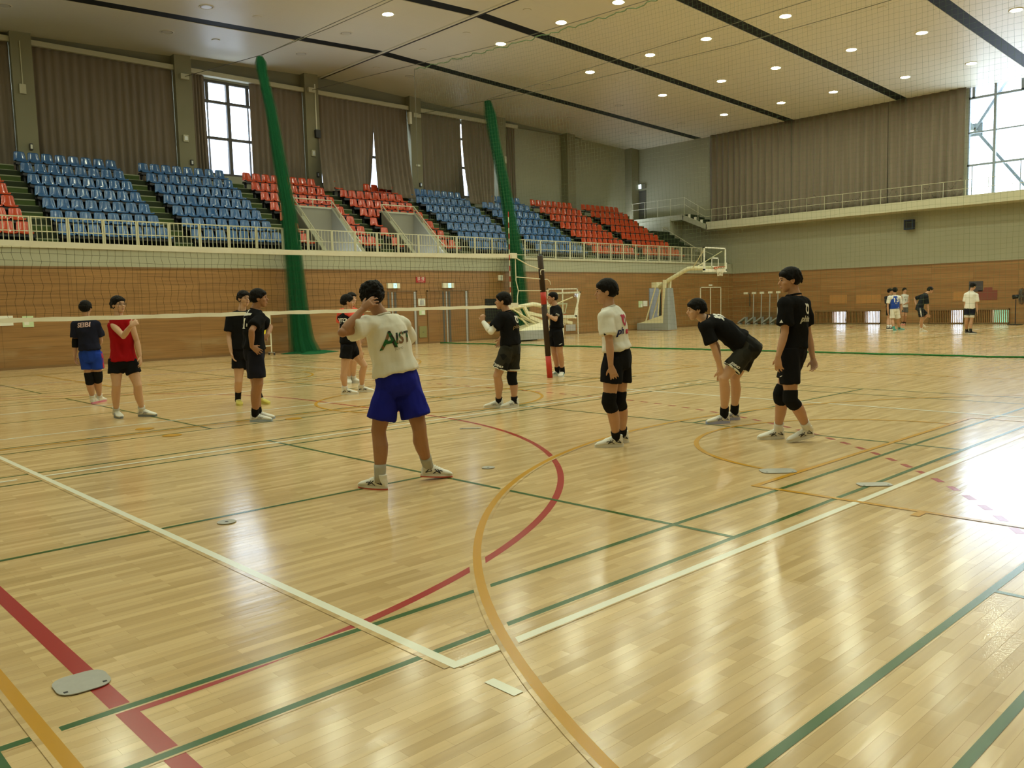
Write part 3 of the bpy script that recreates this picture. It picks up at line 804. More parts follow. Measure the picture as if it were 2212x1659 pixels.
ml = nd(nt, 'ShaderNodeMath', operation='MULTIPLY'); nt.links.new(lt.outputs[0], ml.inputs[0]); nt.links.new(g2.outputs[0], ml.inputs[1])
m6 = nd(nt, 'ShaderNodeMath', operation='MULTIPLY'); m6.inputs[1].default_value = .6; nt.links.new(ml.outputs[0], m6.inputs[0])
mx = nd(nt, 'ShaderNodeMix', data_type='RGBA'); nt.links.new(m6.outputs[0], mx.inputs['Factor']); nt.links.new(lk, mx.inputs['A']); mx.inputs['B'].default_value = (.06, .05, .04, 1)
nt.links.new(mx.outputs['Result'], bb.inputs['Base Color'])
GE = 'long curtains on the end wall'
for i, (a, c, lb) in enumerate(((11.66, 15.2, 'long stained brown curtain on the end wall, panel next to the big window'), (15.2, 20.3, 'long stained brown curtain on the end wall, middle panel'), (20.3, 25.35, 'long stained brown curtain on the end wall, panel next to the stair'))):
    curtain(lb, (a, c), (a, c), 10.86, 5.87, 40.55, 40.55, (c-a)*2.6, amp=.075, seed=20+i, group=GE, along='y', m=mc)

# catwalk, its railing, landing and stairs
struct(MB().box(39.6, XB, YRW, 25.0, 5.42, 5.85).build('slab_catwalk', M['ledge']))
b = MB()
b.hexa([(39.6, 24.95, 5.42), (XB, 24.95, 5.42), (XB, 26.6, 6.10), (39.6, 26.6, 6.10)], [(39.6, 24.95, 5.70), (XB, 24.95, 5.70), (XB, 26.6, 6.40), (39.6, 26.6, 6.40)])
b.box(39.6, XB, 26.55, 30.6, 6.12, 6.42); b.box(39.55, XB, 27.45, 30.6, LEDGE, 6.2)
struct(b.build('slab_landing', M['concrete']))
b = MB()
for k in range(4): b.box(39.75, XB-.02, 25.15+.36*k, 25.55+.36*k, 5.6+.16*k, 5.92+.165*k)
sst = struct(b.build('slab_catwalk_steps', M['tier']))
nn = MB()
for k in range(3): nn.box(39.66, 39.75, 25.30+.42*k, 25.42+.42*k, 5.85+.17*k, 6.02+.19*k)
nn.build('step_end_block', M['white'], sst)
rl2 = empty('catwalk_railing'); tag(rl2, 'thin pipe railing along the catwalk below the end curtains', 'railing')
r = MB()
for z in (.72, .33): r.tube([(39.68, YRW, 5.85+z-.02), (39.68, 25.1, 5.85+z-.02), (39.68, 26.53, 6.70+z-.02), (39.68, 30.4, 6.70+z-.02)], .012, 6)
r.build('rail_pipe', M['rail'], rl2)
y = 24.66
while y > -3:
    MB().tube([(39.68, y, 5.84), (39.68, y, 6.56)], .012, 6).build('rail_post', M['rail'], rl2); y -= .955
for y, z0, z1 in ((25.58, 5.98, 6.85), (26.53, 6.4, 7.40), (27.5, 6.4, 7.40), (28.43, 6.4, 7.40), (29.38, 6.4, 7.40), (30.3, 6.4, 7.40)):
    MB().tube([(39.68, y, z0), (39.68, y, z1)], .018, 6).build('rail_post', M['rail'], rl2)
# stair beside the stand, going down from the landing; open dark passage under it
b = MB()
for k in range(9): b.box(37.9, 39.55, 24.6+.36*k, 24.6+.36*(k+1)+(2.2 if k == 8 else 0), LEDGE-.2, LEDGE+.22*(k+1))
struct(b.build('slab_side_stair', M['tier']))
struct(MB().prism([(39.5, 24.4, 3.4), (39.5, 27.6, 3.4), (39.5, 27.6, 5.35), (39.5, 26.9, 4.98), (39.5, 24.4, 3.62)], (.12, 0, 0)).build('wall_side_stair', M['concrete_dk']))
hr = empty('side_stair_handrail'); tag(hr, 'sloping pipe handrail beside the last red seats', 'handrail')
MB().tube([(39.5, 27.95, 5.55), (39.5, 27.95, 5.80), (39.5, 25.73, 4.49), (39.5, 24.5, 3.98)], .022).build('rail_pipe', M['rail'], hr)
for y, z in ((27.2, 5.36), (26.4, 4.88), (25.5, 4.37)): MB().tube([(39.5, y, z), (39.5, y, z-.30)], .018).build('rail_post', M['rail'], hr)
struct(MB().box(37.25, 40.75, 24.2, 24.45, 3.2, LEDGE).build('slab_front_edge', M['concrete']))
struct(MB().box(37.2, XB, 24.3, YWALL, 3.1, 3.3).build('slab_stair_floor', M['tier']))
# upper doorway and fittings in the far corner
struct(MB().box(XB-.03, XB+.02, 30.12, 30.78, 6.42, 8.30).build('door_1', M['frame']))
x = empty('exit_sign', (XB-.06, 30.4, 8.55)); tag(x, 'lit white exit sign over the dark doorway in the far upper corner', 'exit sign')
MB().box(-.05, .05, -.30, .28, -.13, .13).build('housing', M['concrete_dk'], x)
MB().box(-.07, -.045, .02, .26, -.13, .13).build('lit_panel', M['exit_lit2'], x)
for z in (.03, -.05): MB().box(-.075, -.069, .08, .20, z-.012, z+.012).build('pictogram', M['exit_lit'], x)
tag(MB().box(XB-.25, XB-.01, 30.86, 31.14, 7.15, 7.95).build('wall_cabinet', M['concrete']), 'pale wall box beside the upper doorway', 'wall box')
c = MB().box(40.1, 40.35, 30.98, 31.14, 6.9, 7.55).build('hydrant_cabinet', M['concrete']); tag(c, 'pale cabinet with red label in the far upper corner', 'hydrant cabinet')
MB().box(40.14, 40.31, 30.965, 30.98, 7.22, 7.34).build('red_label', M['sign_red'], c)
d = struct(MB().box(34.55, 35.35, YWALL-.03, YWALL+.02, 6.3, 9.2).build('door_2', M['concrete_dk']))
struct(MB().box(34.48, 35.42, YWALL-.06, YWALL, 9.18, 9.27).build('door_head', M['frame'], d))
tag(MB().box(34.9, 35.05, YWALL-.08, YWALL, 9.45, 9.70).build('call_lamp', M['rim']), 'small pale box above the tall grey door in the upper wall', 'wall box')

# ---- things fixed on the columns
def onwall(name, x, z, w, h, m, label, cat, d=.08, y=30.62, group=None, face=None):
    o = MB().box(x-w/2, x+w/2, y-d, y, z-h/2, z+h/2).build(name, m)
    if face: MB().box(x-w*.32, x+w*.32, y-d-.012, y-d, z-h*.32, z+h*.32).build('front_plate', face, o)
    return tag(o, label, cat, group)
K = 1.0
onwall('junction_box', 6.42, 9.30, .20, .32, M['rail'], 'cream junction box high on the first column', 'junction box')
onwall('conduit', 6.44, 10.2, .03, 1.45, M['rail'], 'thin cream conduit running up the first column', 'conduit', d=.03)
onwall('wall_hook', 6.55, 7.36, .10, .22, M['dark'], 'small dark fitting low on the first column', 'wall fitting', group='fittings low on the columns', face=M['white'])
onwall('switch_plate', 12.05, 8.27, .20, .26, M['rail'], 'pale socket plate on the second column', 'switch plate', face=M['alu'])
onwall('wall_hook', 12.24, 7.36, .10, .20, M['dark'], 'small dark fitting low on the second column', 'wall fitting', group='fittings low on the columns', face=M['alu'])
onwall('pulley_block', 12.12, 10.62, .32, .20, M['rail'], 'cable pulley bracket near the top of the second column', 'pulley', d=.16)
onwall('switch_plate', 17.70, 8.27, .18, .26, M['rail'], 'pale socket plate on the third column', 'switch plate', face=M['alu'])
onwall('wall_hook', 17.88, 7.36, .10, .20, M['dark'], 'small dark fitting low on the third column', 'wall fitting', group='fittings low on the columns', face=M['alu'])
onwall('pulley_block', 17.72, 10.95, .34, .20, M['rail'], 'cable pulley bracket near the top of the third column', 'pulley', d=.16)
onwall('conduit', 17.93, 10.1, .04, 2.3, M['white'], 'white conduit running down the third column', 'conduit', d=.04)
onwall('winch_motor', 17.93, 9.12, .22, .34, M['dark'], 'dark winch motor on the third column', 'winch', d=.16)
onwall('switch_plate', 23.42, 8.27, .26, .10, M['rail'], 'pale label plate on the fourth column', 'switch plate', face=M['paper'])
onwall('wall_hook', 23.55, 7.36, .10, .20, M['dark'], 'small dark fitting low on the fourth column', 'wall fitting', group='fittings low on the columns', face=M['alu'])
onwall('pulley_block', 23.42, 10.62, .42, .20, M['rail'], 'cable pulley bracket near the top of the fourth column', 'pulley', d=.16)
onwall('winch_motor', 23.0, 10.45, .14, .55, M['white'], 'white winch housing at the top left of the fourth column', 'winch', d=.16)
onwall('switch_plate', 29.25, 9.1, .14, .36, M['rail'], 'pale narrow box on the fifth column behind the net', 'switch plate')
s = MB().box(40.35, 40.62, 13.83, 14.26, 4.58, 5.05).build('wall_speaker', M['navybox']); tag(s, 'dark navy loudspeaker under the catwalk on the end wall', 'speaker')
MB().box(40.62, XB, 13.98, 14.12, 4.72, 4.9).build('bracket', M['dark'], s); MB().box(40.335, 40.35, 13.88, 14.21, 4.63, 5.0).build('grille', M['black'], s)

# ---- doors, signs and hatches on the boarded side wall
def ddoor(n, x0, x1, h, fr, leaf, mid, light=False):
    e = struct(empty('door_%d' % n)); y = YL
    f = MB(); t = .05
    f.box(x0, x0+t, y-.03, y, 0, h); f.box(x1-t, x1, y-.03, y, 0, h); f.box(x0, x1, y-.03, y, h-t, h)
    struct(f.build('door_frame', fr, e))
    if leaf: struct(MB().box(x0+t, x1-t, y-.010, y, 0, h-t).build('door_leaf', leaf, e))
    s = MB()
    if light: s.box(mid-.035, mid+.035, y-.025, y, 0, h-t)
    else:
        s.box(mid-.03, mid+.03, y-.035, y, 0, h-t); s.box(x1-.17, x1-.08, y-.04, y, 0, h-t)
    struct(s.build('door_edge_strip', fr if light else M['alu'], e))
    if not light:
        q = MB(); q.box(mid-.20, mid-.12, y-.02, y, 0, h-t); q.box(mid+.10, mid+.20, y-.02, y, 0, h-t); struct(q.build('door_stile', M['frame'], e))
    return e
ddoor(3, 16.0, 18.08, 2.10, M['doorframe'], M['door'], 16.88)
ddoor(4, 18.56, 20.72, 2.10, M['doorframe'], M['door'], 19.55)
d5 = ddoor(5, 25.42, 27.46, 2.13, M['white'], None, 26.42, True)
struct(MB().box(26.6, 27.26, YL-.03, YL, .16, .46).build('door_vent', M['alu'], d5))
d6 = ddoor(6, 37.49, 39.55, 2.14, M['white'], M['door'], 38.5, True)
struct(MB().box(38.75, 39.3, YL-.03, YL, .16, .42).build('door_vent', M['alu'], d6))
struct(MB().box(32.92, 33.70, YL-.05, YL, 0, 2.1).build('door_7', M['bluegrey']))
struct(MB().box(33.70, 33.93, YL-.02, YL, 0, 2.1).build('door_gap', M['black']))
struct(MB().box(21.64, 22.95, YL-.02, YL, .76, 1.72).build('window_20', M['black']))
def wsign(name, x0, x1, z0, z1, m, label, cat, d=.02, group=None): return tag(MB().box(x0, x1, YL-d, YL, z0, z1).build(name, m), label, cat, group)
for (x0, x1, w) in ((16.66, 17.22, 'nearer'), (19.35, 19.91, 'farther')):
    o = wsign('exit_sign', x0, x1, 2.19, 2.39, M['white'], 'white exit light over the %s brown double door' % w, 'exit sign', .10, 'exit lights over the double doors')
    MB().box(x0+.26, x0+.40, YL-.112, YL-.10, 2.20, 2.38).build('lit_panel', M['exit_lit'], o)
    f = MB(); xm = x0+.33; f.box(xm-.012, xm+.012, YL-.116, YL-.112, 2.24, 2.31); f.disc((0, 0, 0), .001, 3)
    f.box(xm-.03, xm+.03, YL-.116, YL-.112, 2.27, 2.285); f.box(xm-.012, xm+.012, YL-.116, YL-.112, 2.325, 2.345)
    f.build('pictogram', M['white'], o)
ns = wsign('no_smoking_sign', 18.06, 18.52, 2.41, 2.63, M['sign_red'], 'red no smoking sign between the two exit lights', 'sign')
me = text_mesh('禁 煙', .155, spacing=1.0); o = link('lettering', me, M['paper'], ns); o.rotation_euler = (PI/2, 0, 0); o.location = (18.29, YL-.024, 2.545)
me = text_mesh('NO SMOKING', .04); o = link('lettering', me, M['paper'], ns); o.rotation_euler = (PI/2, 0, 0); o.location = (18.29, YL-.024, 2.44)
o = wsign('framed_notice', 18.13, 18.47, 1.50, 1.78, M['paper'], 'white notice on the pillar between the double doors', 'notice'); MB().box(18.20, 18.40, YL-.024, YL-.02, 1.54, 1.72).build('print', M['alu'], o)
o = wsign('notice_sheet', 18.16, 18.45, 1.14, 1.33, M['paper_g'], 'pale green sheet below the white notice between the doors', 'notice'); MB().box(18.27, 18.43, YL-.024, YL-.02, 1.17, 1.30).build('print', M['paper'], o)
o = wsign('wall_hatch', 18.13, 18.49, .25, .70, M['olive'], 'olive wall hatch low between the double doors', 'hatch', .03); MB().tube([(18.28, YL-.04, .47), (18.31, YL-.05, .455), (18.34, YL-.04, .47)], .007, 6).build('handle', M['dark'], o)
o = wsign('wall_speaker', 22.43, 22.65, 2.49, 2.72, M['white'], 'small white box high on the boards beside the green net', 'wall box', .08); MB().box(22.52, 22.56, YL-.086, YL-.08, 2.52, 2.69).build('grille', M['alu'], o)
wsign('notice_sheet', 3.70, 4.03, 1.24, 1.51, M['paper'], 'white sheet on the boards at the near edge below the net tape', 'notice')
o = wsign('notice_sheet', 4.26, 4.54, 1.18, 1.49, M['paper_g'], 'pale green sheet on the boards left of the player in navy', 'notice'); MB().box(4.30, 4.42, YL-.024, YL-.02, 1.24, 1.40).build('print', M['paper'], o)
o = wsign('notice_sheet', 32.04, 32.35, 1.14, 1.46, M['paper_g'], 'green and white sheet on the boards left of the blue-grey door', 'notice'); MB().box(32.2, 32.33, YL-.024, YL-.02, 1.17, 1.32).build('print', M['paper'], o)
wsign('notice_sheet', 32.40, 32.76, 1.19, 1.46, M['paper'], 'white sheet on the boards beside the blue-grey door', 'notice')
wsign('door_plate', 38.35, 38.67, 2.20, 2.28, M['paper'], 'small white plate above the farthest white-framed door', 'sign')
struct(MB().box(36.32, 37.02, YL-.012, YL, 1.2, 1.49).build('trim_repair_board', M['patch_o']))
struct(MB().box(11.88, 12.26, YL-.012, YL, 1.05, 1.22).build('trim_dark_board', M['doorframe']))
struct(MB().box(XB-.015, XB, 10.80, 11.40, 1.5, 1.98).build('trim_patch_dark', M['patch_b']))
b = MB(); b.box(XB-.015, XB, 10.19, 11.0, 1.11, 1.55); b.box(XB-.015, XB, 10.4, 10.75, 1.55, 1.68)
struct(b.build('trim_patch_maroon', M['patch_r']))
b = MB(); b.box(XB-.012, XB, 17.25, 18.18, 1.07, 1.51); b.box(XB-.012, XB, 15.49, 16.76, 1.05, 1.49); b.box(XB-.012, XB, 11.33, 12.07, 1.1, 1.52)
struct(b.build('trim_patch_board', M['patch_o']))

# ---- other walls of the hall, behind and beside the camera
struct(MB().box(XW-.3, XW, YRW, YWALL, 0, 11.2).build('wall_near', M['concrete']))
struct(MB().box(XW, XB, YR-.25, YR, 0, LEDGE).build('wall_right', M['wood_l']))
struct(MB().hexa([(XW, YRW, 6.2), (XB, YRW, 6.2), (XB, YR, LEDGE-.3), (XW, YR, LEDGE-.3)], [(XW, YRW, 6.6), (XB, YRW, 6.6), (XB, YR, LEDGE), (XW, YR, LEDGE)]).build('slab_stand_right', M['tier']))
struct(MB().box(XW, XB, YRW-.3, YRW, 6, 11.75).build('wall_right_upper', M['curtain']))

# ---- portable hoops
def hoop(e, folded):
    """local frame: +x is the way the hoop faces, y across, z up; origin under the front pad"""
    def part(nm, mb, m, sm=False): return mb.build(nm, m, e, smooth=sm)
    if not folded:
        b = MB(); b.box(-1.80, -.20, -.36, .36, .03, .36); part('base', b, M['grey'])
        b = MB(); b.hexa([(-1.76, -.32, .36), (-.22, -.32, .36), (-.22, .32, .36), (-1.76, .32, .36)], [(-1.60, -.28, .39), (-.26, -.28, .76), (-.26, .28, .76), (-1.60, .28, .39)]); part('base_cover', b, M['cream'])
        b = MB(); b.hexa([(-.22, -.38, .03), (.10, -.38, .03), (.10, .38, .03), (-.22, .38, .03)], [(-.16, -.22, 2.06), (-.02, -.22, 2.06), (-.02, .22, 2.06), (-.16, .22, 2.06)]); part('front_pad', b, M['grey'])
        for y in (-.2, .2): part('upright', MB().bar((-.28, y, .4), (-.20, y, 2.45), .12, .14), M['cream'])
        b = MB(); b.tube([(-.70, 0, 2.10), (-.05, 0, 2.47), (.82, 0, 2.86), (1.0, 0, 2.93), (1.2, 0, 2.95), (2.45, 0, 2.90)], .10, 12); part('arm', b, M['cream'], True)
        part('counterweight', MB().box(-.98, -.68, -.22, .22, 2.10, 2.36), M['cream'])
        for y in (-.24, .24):
            part('strut', MB().tube([(-1.35, y, .42), (-.72, y, 2.12)], .035, 8), M['cream'])
            part('strut', MB().tube([(-.62, y*.8, .72), (-.50, y*.8, 2.0)], .035, 8), M['cream'])
            part('board_brace', MB().tube([(1.35, y*.4, 2.96), (2.40, y*3.2, 3.70)], .022, 8), M['cream'])
        bx, bz, tilt = 2.47, 2.78, 0.0
    else:
        b = MB(); b.prism([(-.9, -.22, .06), (-.62, -.44, .06), (.55, -.44, .06), (.55, .44, .06), (-.62, .44, .06), (-.9, .22, .06)], (0, 0, .36)); part('base', b, M['grey'])
        b = MB(); b.hexa([(-.85, -.36, .42), (.55, -.40, .42), (.55, .40, .42), (-.85, .36, .42)], [(-.2, -.25, .60), (.5, -.28, .72), (.5, .28, .72), (-.2, .25, .60)]); part('base_cover', b, M['cream'])
        b = MB(); b.box(-.75, .2, -.3, .3, .02, .06); part('caster_frame', b, M['black'])
        part('arm', MB().tube([(-1.10, 0, 1.30), (-.5, 0, 1.36), (.30, 0, 1.45), (.55, 0, 1.42), (1.0, 0, 1.33), (1.62, 0, 1.25)], .085, 12), M['cream'], True)
        for y in (-.2, .2):
            part('upright', MB().bar((-.42, y, 1.38), (-.12, y, .95), .10, .12), M['cream'])
            part('upright', MB().bar((-.12, y, .95), (.80, y, .66), .10, .14), M['cream'])
            part('strut', MB().tube([(-1.02, y, 1.28), (.72, y, .42)], .033, 8), M['cream'])
            part('strut', MB().tube([(-.62, y*1.3, .90), (-.18, y*1.3, .52)], .03, 8), M['cream'])
            part('board_brace', MB().tube([(1.35, y*.5, 1.38), (1.98, y*3.2, 1.70)], .024, 8), M['cream'])
        part('lower_link', MB().bar((-.05, 0, 1.12), (2.55, 0, .62), .16, .12), M['cream'])
        part('counterweight', MB().box(-1.25, -.95, -.2, .2, 1.28, 1.42), M['cream'])
        bx, bz, tilt = 1.80, .90, .32
    bd = MB(); W = .90; H = 1.07
    T = lambda x, y, z: (bx+x*math.cos(tilt)+z*math.sin(tilt), y, bz+z*math.cos(tilt)-x*math.sin(tilt))
    def tb(mb, x0, x1, y0, y1, z0, z1):
        vs = [T(x, y, z) for z in (z0, z1) for y in (y0, y1) for x in (x0, x1)]
        mb.add(vs, [(0, 2, 3, 1), (4, 5, 7, 6), (0, 1, 5, 4), (2, 6, 7, 3), (0, 4, 6, 2), (1, 3, 7, 5)])
    gb = MB(); tb(gb, .02, .035, -W+.03, W-.03, .03, H-.03); bo = part('backboard', gb, M['board_glass'])
    fr = MB(); tb(fr, 0, .05, -W, -W+.06, 0, H); tb(fr, 0, .05, W-.06, W, 0, H); tb(fr, 0, .05, -W, W, 0, .06); tb(fr, 0, .05, -W, W, H-.06, H)
    fr.build('board_frame', M['white'], bo)
    pd = MB(); tb(pd, -.02, .07, -W-.03, W+.03, -.06, .07); tb(pd, -.02, .07, -W-.03, -W+.05, 0, .38); tb(pd, -.02, .07, W-.05, W+.03, 0, .38); pd.build('edge_pad', M['white'], bo)
    iq = MB(); 
    for (a, c, d_, e_) in ((-.295, -.245, .15, .60), (.245, .295, .15, .60), (-.295, .295, .15, .20), (-.295, .295, .55, .60)): tb(iq, .036, .042, a, c, d_, e_)
    iq.build('target_square', M['white_line'], bo)
    rg = MB(); pts = [T(.30+.225*math.cos(a), .225*math.sin(a), .15) for a in [2*PI*k/24 for k in range(25)]]; rg.tube(pts, .012, 6, caps=False); tb(rg, .03, .12, -.09, .09, .06, .16)
    part('rim', rg, M['orange'])
    nt_ = MB()
    for k in range(12):
        a = 2*PI*k/12
        for s in (1, -1):
            pts = []
            for j in range(5):
                aa = a+s*j*PI/12; r_ = .225-.11*min(1, j/3.2); pts.append(T(.30+r_*math.cos(aa), r_*math.sin(aa), .14-.10*j))
            nt_.tube(pts, .006, 4, caps=False)
    part('hoop_net', nt_, M['rope'])
h1 = empty('basketball_hoop', (31.92, 21.93, 0), -PI/2); tag(h1, 'raised portable basketball hoop with grey padded base near the far corner', 'basketball hoop'); hoop(h1, False)
h2 = empty('basketball_hoop', (21.65, 21.45, 0), 0.0); tag(h2, 'folded down portable basketball hoop behind the volleyball post', 'basketball hoop'); hoop(h2, True)

# ---- stored stands with white heads along the end wall
GS = 'stored post stands by the end wall'
struct(MB().box(XB-.08, XB-.005, 20.9, 22.95, .06, .66).build('trim_wall_grille', M['doorframe']))
pk = None
for k, y in enumerate((22.85, 22.34, 21.85, 21.34, 20.86)):
    e = empty('post_stand', (40.3, y, 0))
    MB().box(-.05, .05, -.11, .11, 1.69, 1.80).build('head', M['white'], e)
    if k: MB().tube([(0, .05, .42), (0, .02, 1.69)], .03, 8).build('pole', M['alu'], e)
    else: MB().tube([(.42, 0, 1.0), (.42, 0, 1.70), (0.03, 0, 1.74)], .02, 8).build('bracket', M['dark'], e)
    bs = MB(); bs.hexa([(-.22, .40, .05), (.15, .40, .05), (.15, -.04, .34), (-.22, -.04, .34)], [(-.22, .40, .12), (.15, .40, .12), (.15, -.04, .42), (-.22, -.04, .42)])
    bs.box(-.15, .1, .28, .38, .0, .08); bs.box(-.1, .1, -.06, .0, 0, .38); bs.build('base', M['grey'], e)
    tag(e, 'grey folding stand with white head by the end wall, %s from the corner' % ORD[k+1], 'post stand', GS)

# ---- pedestal fan at the frame edge
e = empty('pedestal_fan', (39.4, 9.03, 0)); tag(e, 'black pedestal fan standing by the end wall', 'fan')
MB().disc((0, 0, 0), .30, 28, .035).build('base', M['black'], e)
MB().tube([(0, 0, .03), (0, 0, 1.12)], .022, 10).build('pole', M['dark'], e)
MB().tube([(0, .12, 1.22), (0, -.16, 1.25)], [.10, .08], 14).build('motor', M['black'], e, True)
cg = MB()
for r_ in (.08, .16, .24, .32, .36): cg.tube([(r_*math.cos(2*PI*k/32), -.24, 1.25+r_*math.sin(2*PI*k/32)) for k in range(33)], .006, 5, caps=False)
for k in range(28):
    a = 2*PI*k/28; cg.tube([(.06*math.cos(a), -.27, 1.25+.06*math.sin(a)), (.36*math.cos(a), -.24, 1.25+.36*math.sin(a)), (.34*math.cos(a), -.16, 1.25+.34*math.sin(a)), (.05*math.cos(a), -.14, 1.25+.05*math.sin(a))], .004, 4, caps=False)
cg.build('cage', M['dark'], e)
bl = MB()
for k in range(4):
    a = 2*PI*k/4; c_, s_ = math.cos(a), math.sin(a)
    bl.hexa([(.05*c_-.05*s_, -.19, 1.25+.05*s_+.05*c_), (.30*c_-.12*s_, -.17, 1.25+.30*s_+.12*c_), (.30*c_+.10*s_, -.22, 1.25+.30*s_-.10*c_), (.05*c_+.04*s_, -.20, 1.25+.05*s_-.04*c_)],
            [(.05*c_-.05*s_, -.195, 1.25+.05*s_+.05*c_), (.30*c_-.12*s_, -.175, 1.25+.30*s_+.12*c_), (.30*c_+.10*s_, -.225, 1.25+.30*s_-.10*c_), (.05*c_+.04*s_, -.205, 1.25+.05*s_-.04*c_)])
bl.build('blades', M['grey'], e)

# ---- white wheeled score stand behind the far players
e = empty('score_stand', (11.02, 23.2, 0)); tag(e, 'white wheeled score stand with yellow card near the green net bundle', 'score stand')
f = MB()
for x in (-.35, .35): f.tube([(x, 0, .08), (x, 0, 1.40)], .022, 8)
f.tube([(-.35, 0, .30), (.35, 0, .30)], .018, 8); f.tube([(-.35, 0, 1.38), (.35, 0, 1.38)], .02, 8); f.tube([(-.35, 0, .75), (.35, 0, .75)], .015, 8)
f.build('frame', M['white'], e)
MB().box(-.33, .33, -.01, .012, .95, 1.37).build('board', M['white'], e)
MB().box(.02, .24, -.022, -.012, .70, .95).build('yellow_card', M['yellow'], e)
for x in (-.35, .35):
    MB().tube([(x, -.2, .075), (x, .2, .075)], .018, 8).build('foot', M['alu'], e)
    for y in (-.18, .18): MB().tube([(x-.015, y, .04), (x+.015, y, .04)], .04, 12).build('caster', M['dark'], e)

# ---- volleyball net, antenna, post
e = empty('volleyball_net', (0, 9, 0)); tag(e, 'volleyball net with white tapes stretched across the court', 'net')
NX0, NX1 = -.4, 8.98
def ntop(x): u = (x-NX0)/(NX1-NX0); return 2.425-.05*4*u*(1-u)*.9-.0*u
def nbot(x): return 1.44
b = MB(); n = 60
def tape(mb, f0, f1, y0, x0=NX0, x1=NX1, th=.012):
    for i in range(n):
        a = x0+(x1-x0)*i/n; c = x0+(x1-x0)*(i+1)/n
        wa, wc = .012*math.sin(a*9.1), .012*math.sin(c*9.1)
        mb.hexa([(a, y0-th+wa*.3, f0(a)), (c, y0-th+wc*.3, f0(c)), (c, y0+th+wc*.3, f0(c)), (a, y0+th+wa*.3, f0(a))], [(a, y0-th, f1(a)), (c, y0-th, f1(c)), (c, y0+th, f1(c)), (a, y0+th, f1(a))])
tape(b, lambda x: ntop(x)-.072, ntop, 0); b.build('top_tape', M['tape'], e)
b = MB(); tape(b, lambda x: nbot(x)-.028+.004*math.sin(x*31), lambda x: nbot(x)+.026+.004*math.sin(x*27), 0); b.build('bottom_tape', M['tape'], e)
b = MB(); rn = random.Random(4)
for k in range(95):
    x = NX0+.02+k*.0995; zt, zb = ntop(x)-.06, nbot(x)+.02; pts = []
    for j in range(10):
        t = j/9; wob = .012*math.sin(j*1.9+k*.35)*(1 if 0 < j < 9 else 0)*(1.4 if k % 9 < 6 else .4)
        pts.append((x+wob, .004*math.sin(j*2.1+k), zt+(zb-zt)*t))
    b.tube(pts, .0019, 3, caps=False)
for j in range(1, 10):
    pts = []
    for i in range(48): 
        x = NX0+(NX1-NX0)*i/47; z = ntop(x)-.06+(nbot(x)+.02-ntop(x)+.06)*j/9.6; pts.append((x, .004*math.sin(i*1.3+j), z+.006*math.sin(i*.9+j*2)))
    b.tube(pts, .0019, 3, caps=False)
b.build('net_mesh', M['vb_mesh'], e)
b = MB(); b.box(8.94, 9.08, -.03, .03, ntop(9)-.085, ntop(9)+.015); b.box(8.94, 9.08, -.03, .03, 1.42, 1.50); b.build('end_block', M['tape'], e)
b = MB(); b.tube([(9.06, 0, 2.34), (9.06, 0, 2.1), (9.075, .01, 1.99), (9.06, 0, 1.93), (9.12, 0, 1.73), (9.09, 0, 1.62), (9.085, 0, 1.50)], .009, 6); b.build('side_cord', M['rope'], e)
b = MB()
b.tube([(9.06, 0, 2.41), (9.75, 0, 2.415)], .006, 6); b.tube([(9.05, 0, 2.36), (9.4, 0, 2.22), (9.79, 0, 2.13)], .010, 6); b.tube([(9.08, 0, 1.99), (9.86, 0, 1.945)], .010, 6); b.tube([(9.12, 0, 1.73), (9.88, 0, 1.725)], .010, 6)
b.tube([(9.09, 0, 1.46), (9.45, 0, 1.44), (9.86, 0, 1.42)], .008, 6)
for x, z in ((9.77, 2.13), (9.83, 1.945), (9.87, 1.725), (9.90, 1.41)):
    ring = [(x+.062*math.cos(2*PI*k/12), .062*math.sin(2*PI*k/12), z) for k in range(13)]; b.tube(ring, .010, 6, caps=False)
b.tube([(9.70, -.05, 2.13), (9.66, -.07, 2.09), (9.67, -.07, 2.03)], .008, 6); b.tube([(9.88, -.05, 1.94), (9.93, -.06, 1.90), (9.95, -.06, 1.84)], .008, 6)
b.tube([(9.90, -.06, 1.42), (9.89, -.065, 1.25), (9.90, -.06, 1.05)], .007, 6)
b.build('tie_rope', M['rope'], e)
an = MB(); an2 = MB(); z = 1.60; k = 0
while z < 3.2: (an if k % 2 == 0 else an2).tube([(8.88, -.03, z), (8.88, -.03, min(3.2, z+.1))], .008, 8); z += .1; k += 1
ao = an.build('antenna', M['white'], e); an2.build('red_stripe', M['post_red'], ao)
e = empty('volleyball_post', (9.935, 9.0, 0)); tag(e, 'brown padded volleyball post with red bands, leaning towards the net', 'net post')
def pp(z): return (-.085*z+.0*z, 0, z)
segs = ((0.0, .44, 'post_red'), (.44, 1.46, 'post_brown'), (1.46, 1.70, 'post_red'), (1.70, 2.40, 'post_brown'))
for a, c, m in segs: MB().tube([pp(a), pp(c)], .056, 16).build('red_band' if m == 'post_red' else 'pad', M[m], e, True)
MB().tube([pp(2.40), pp(2.44)], [.050, .03], 14).build('cap', M['dark'], e)

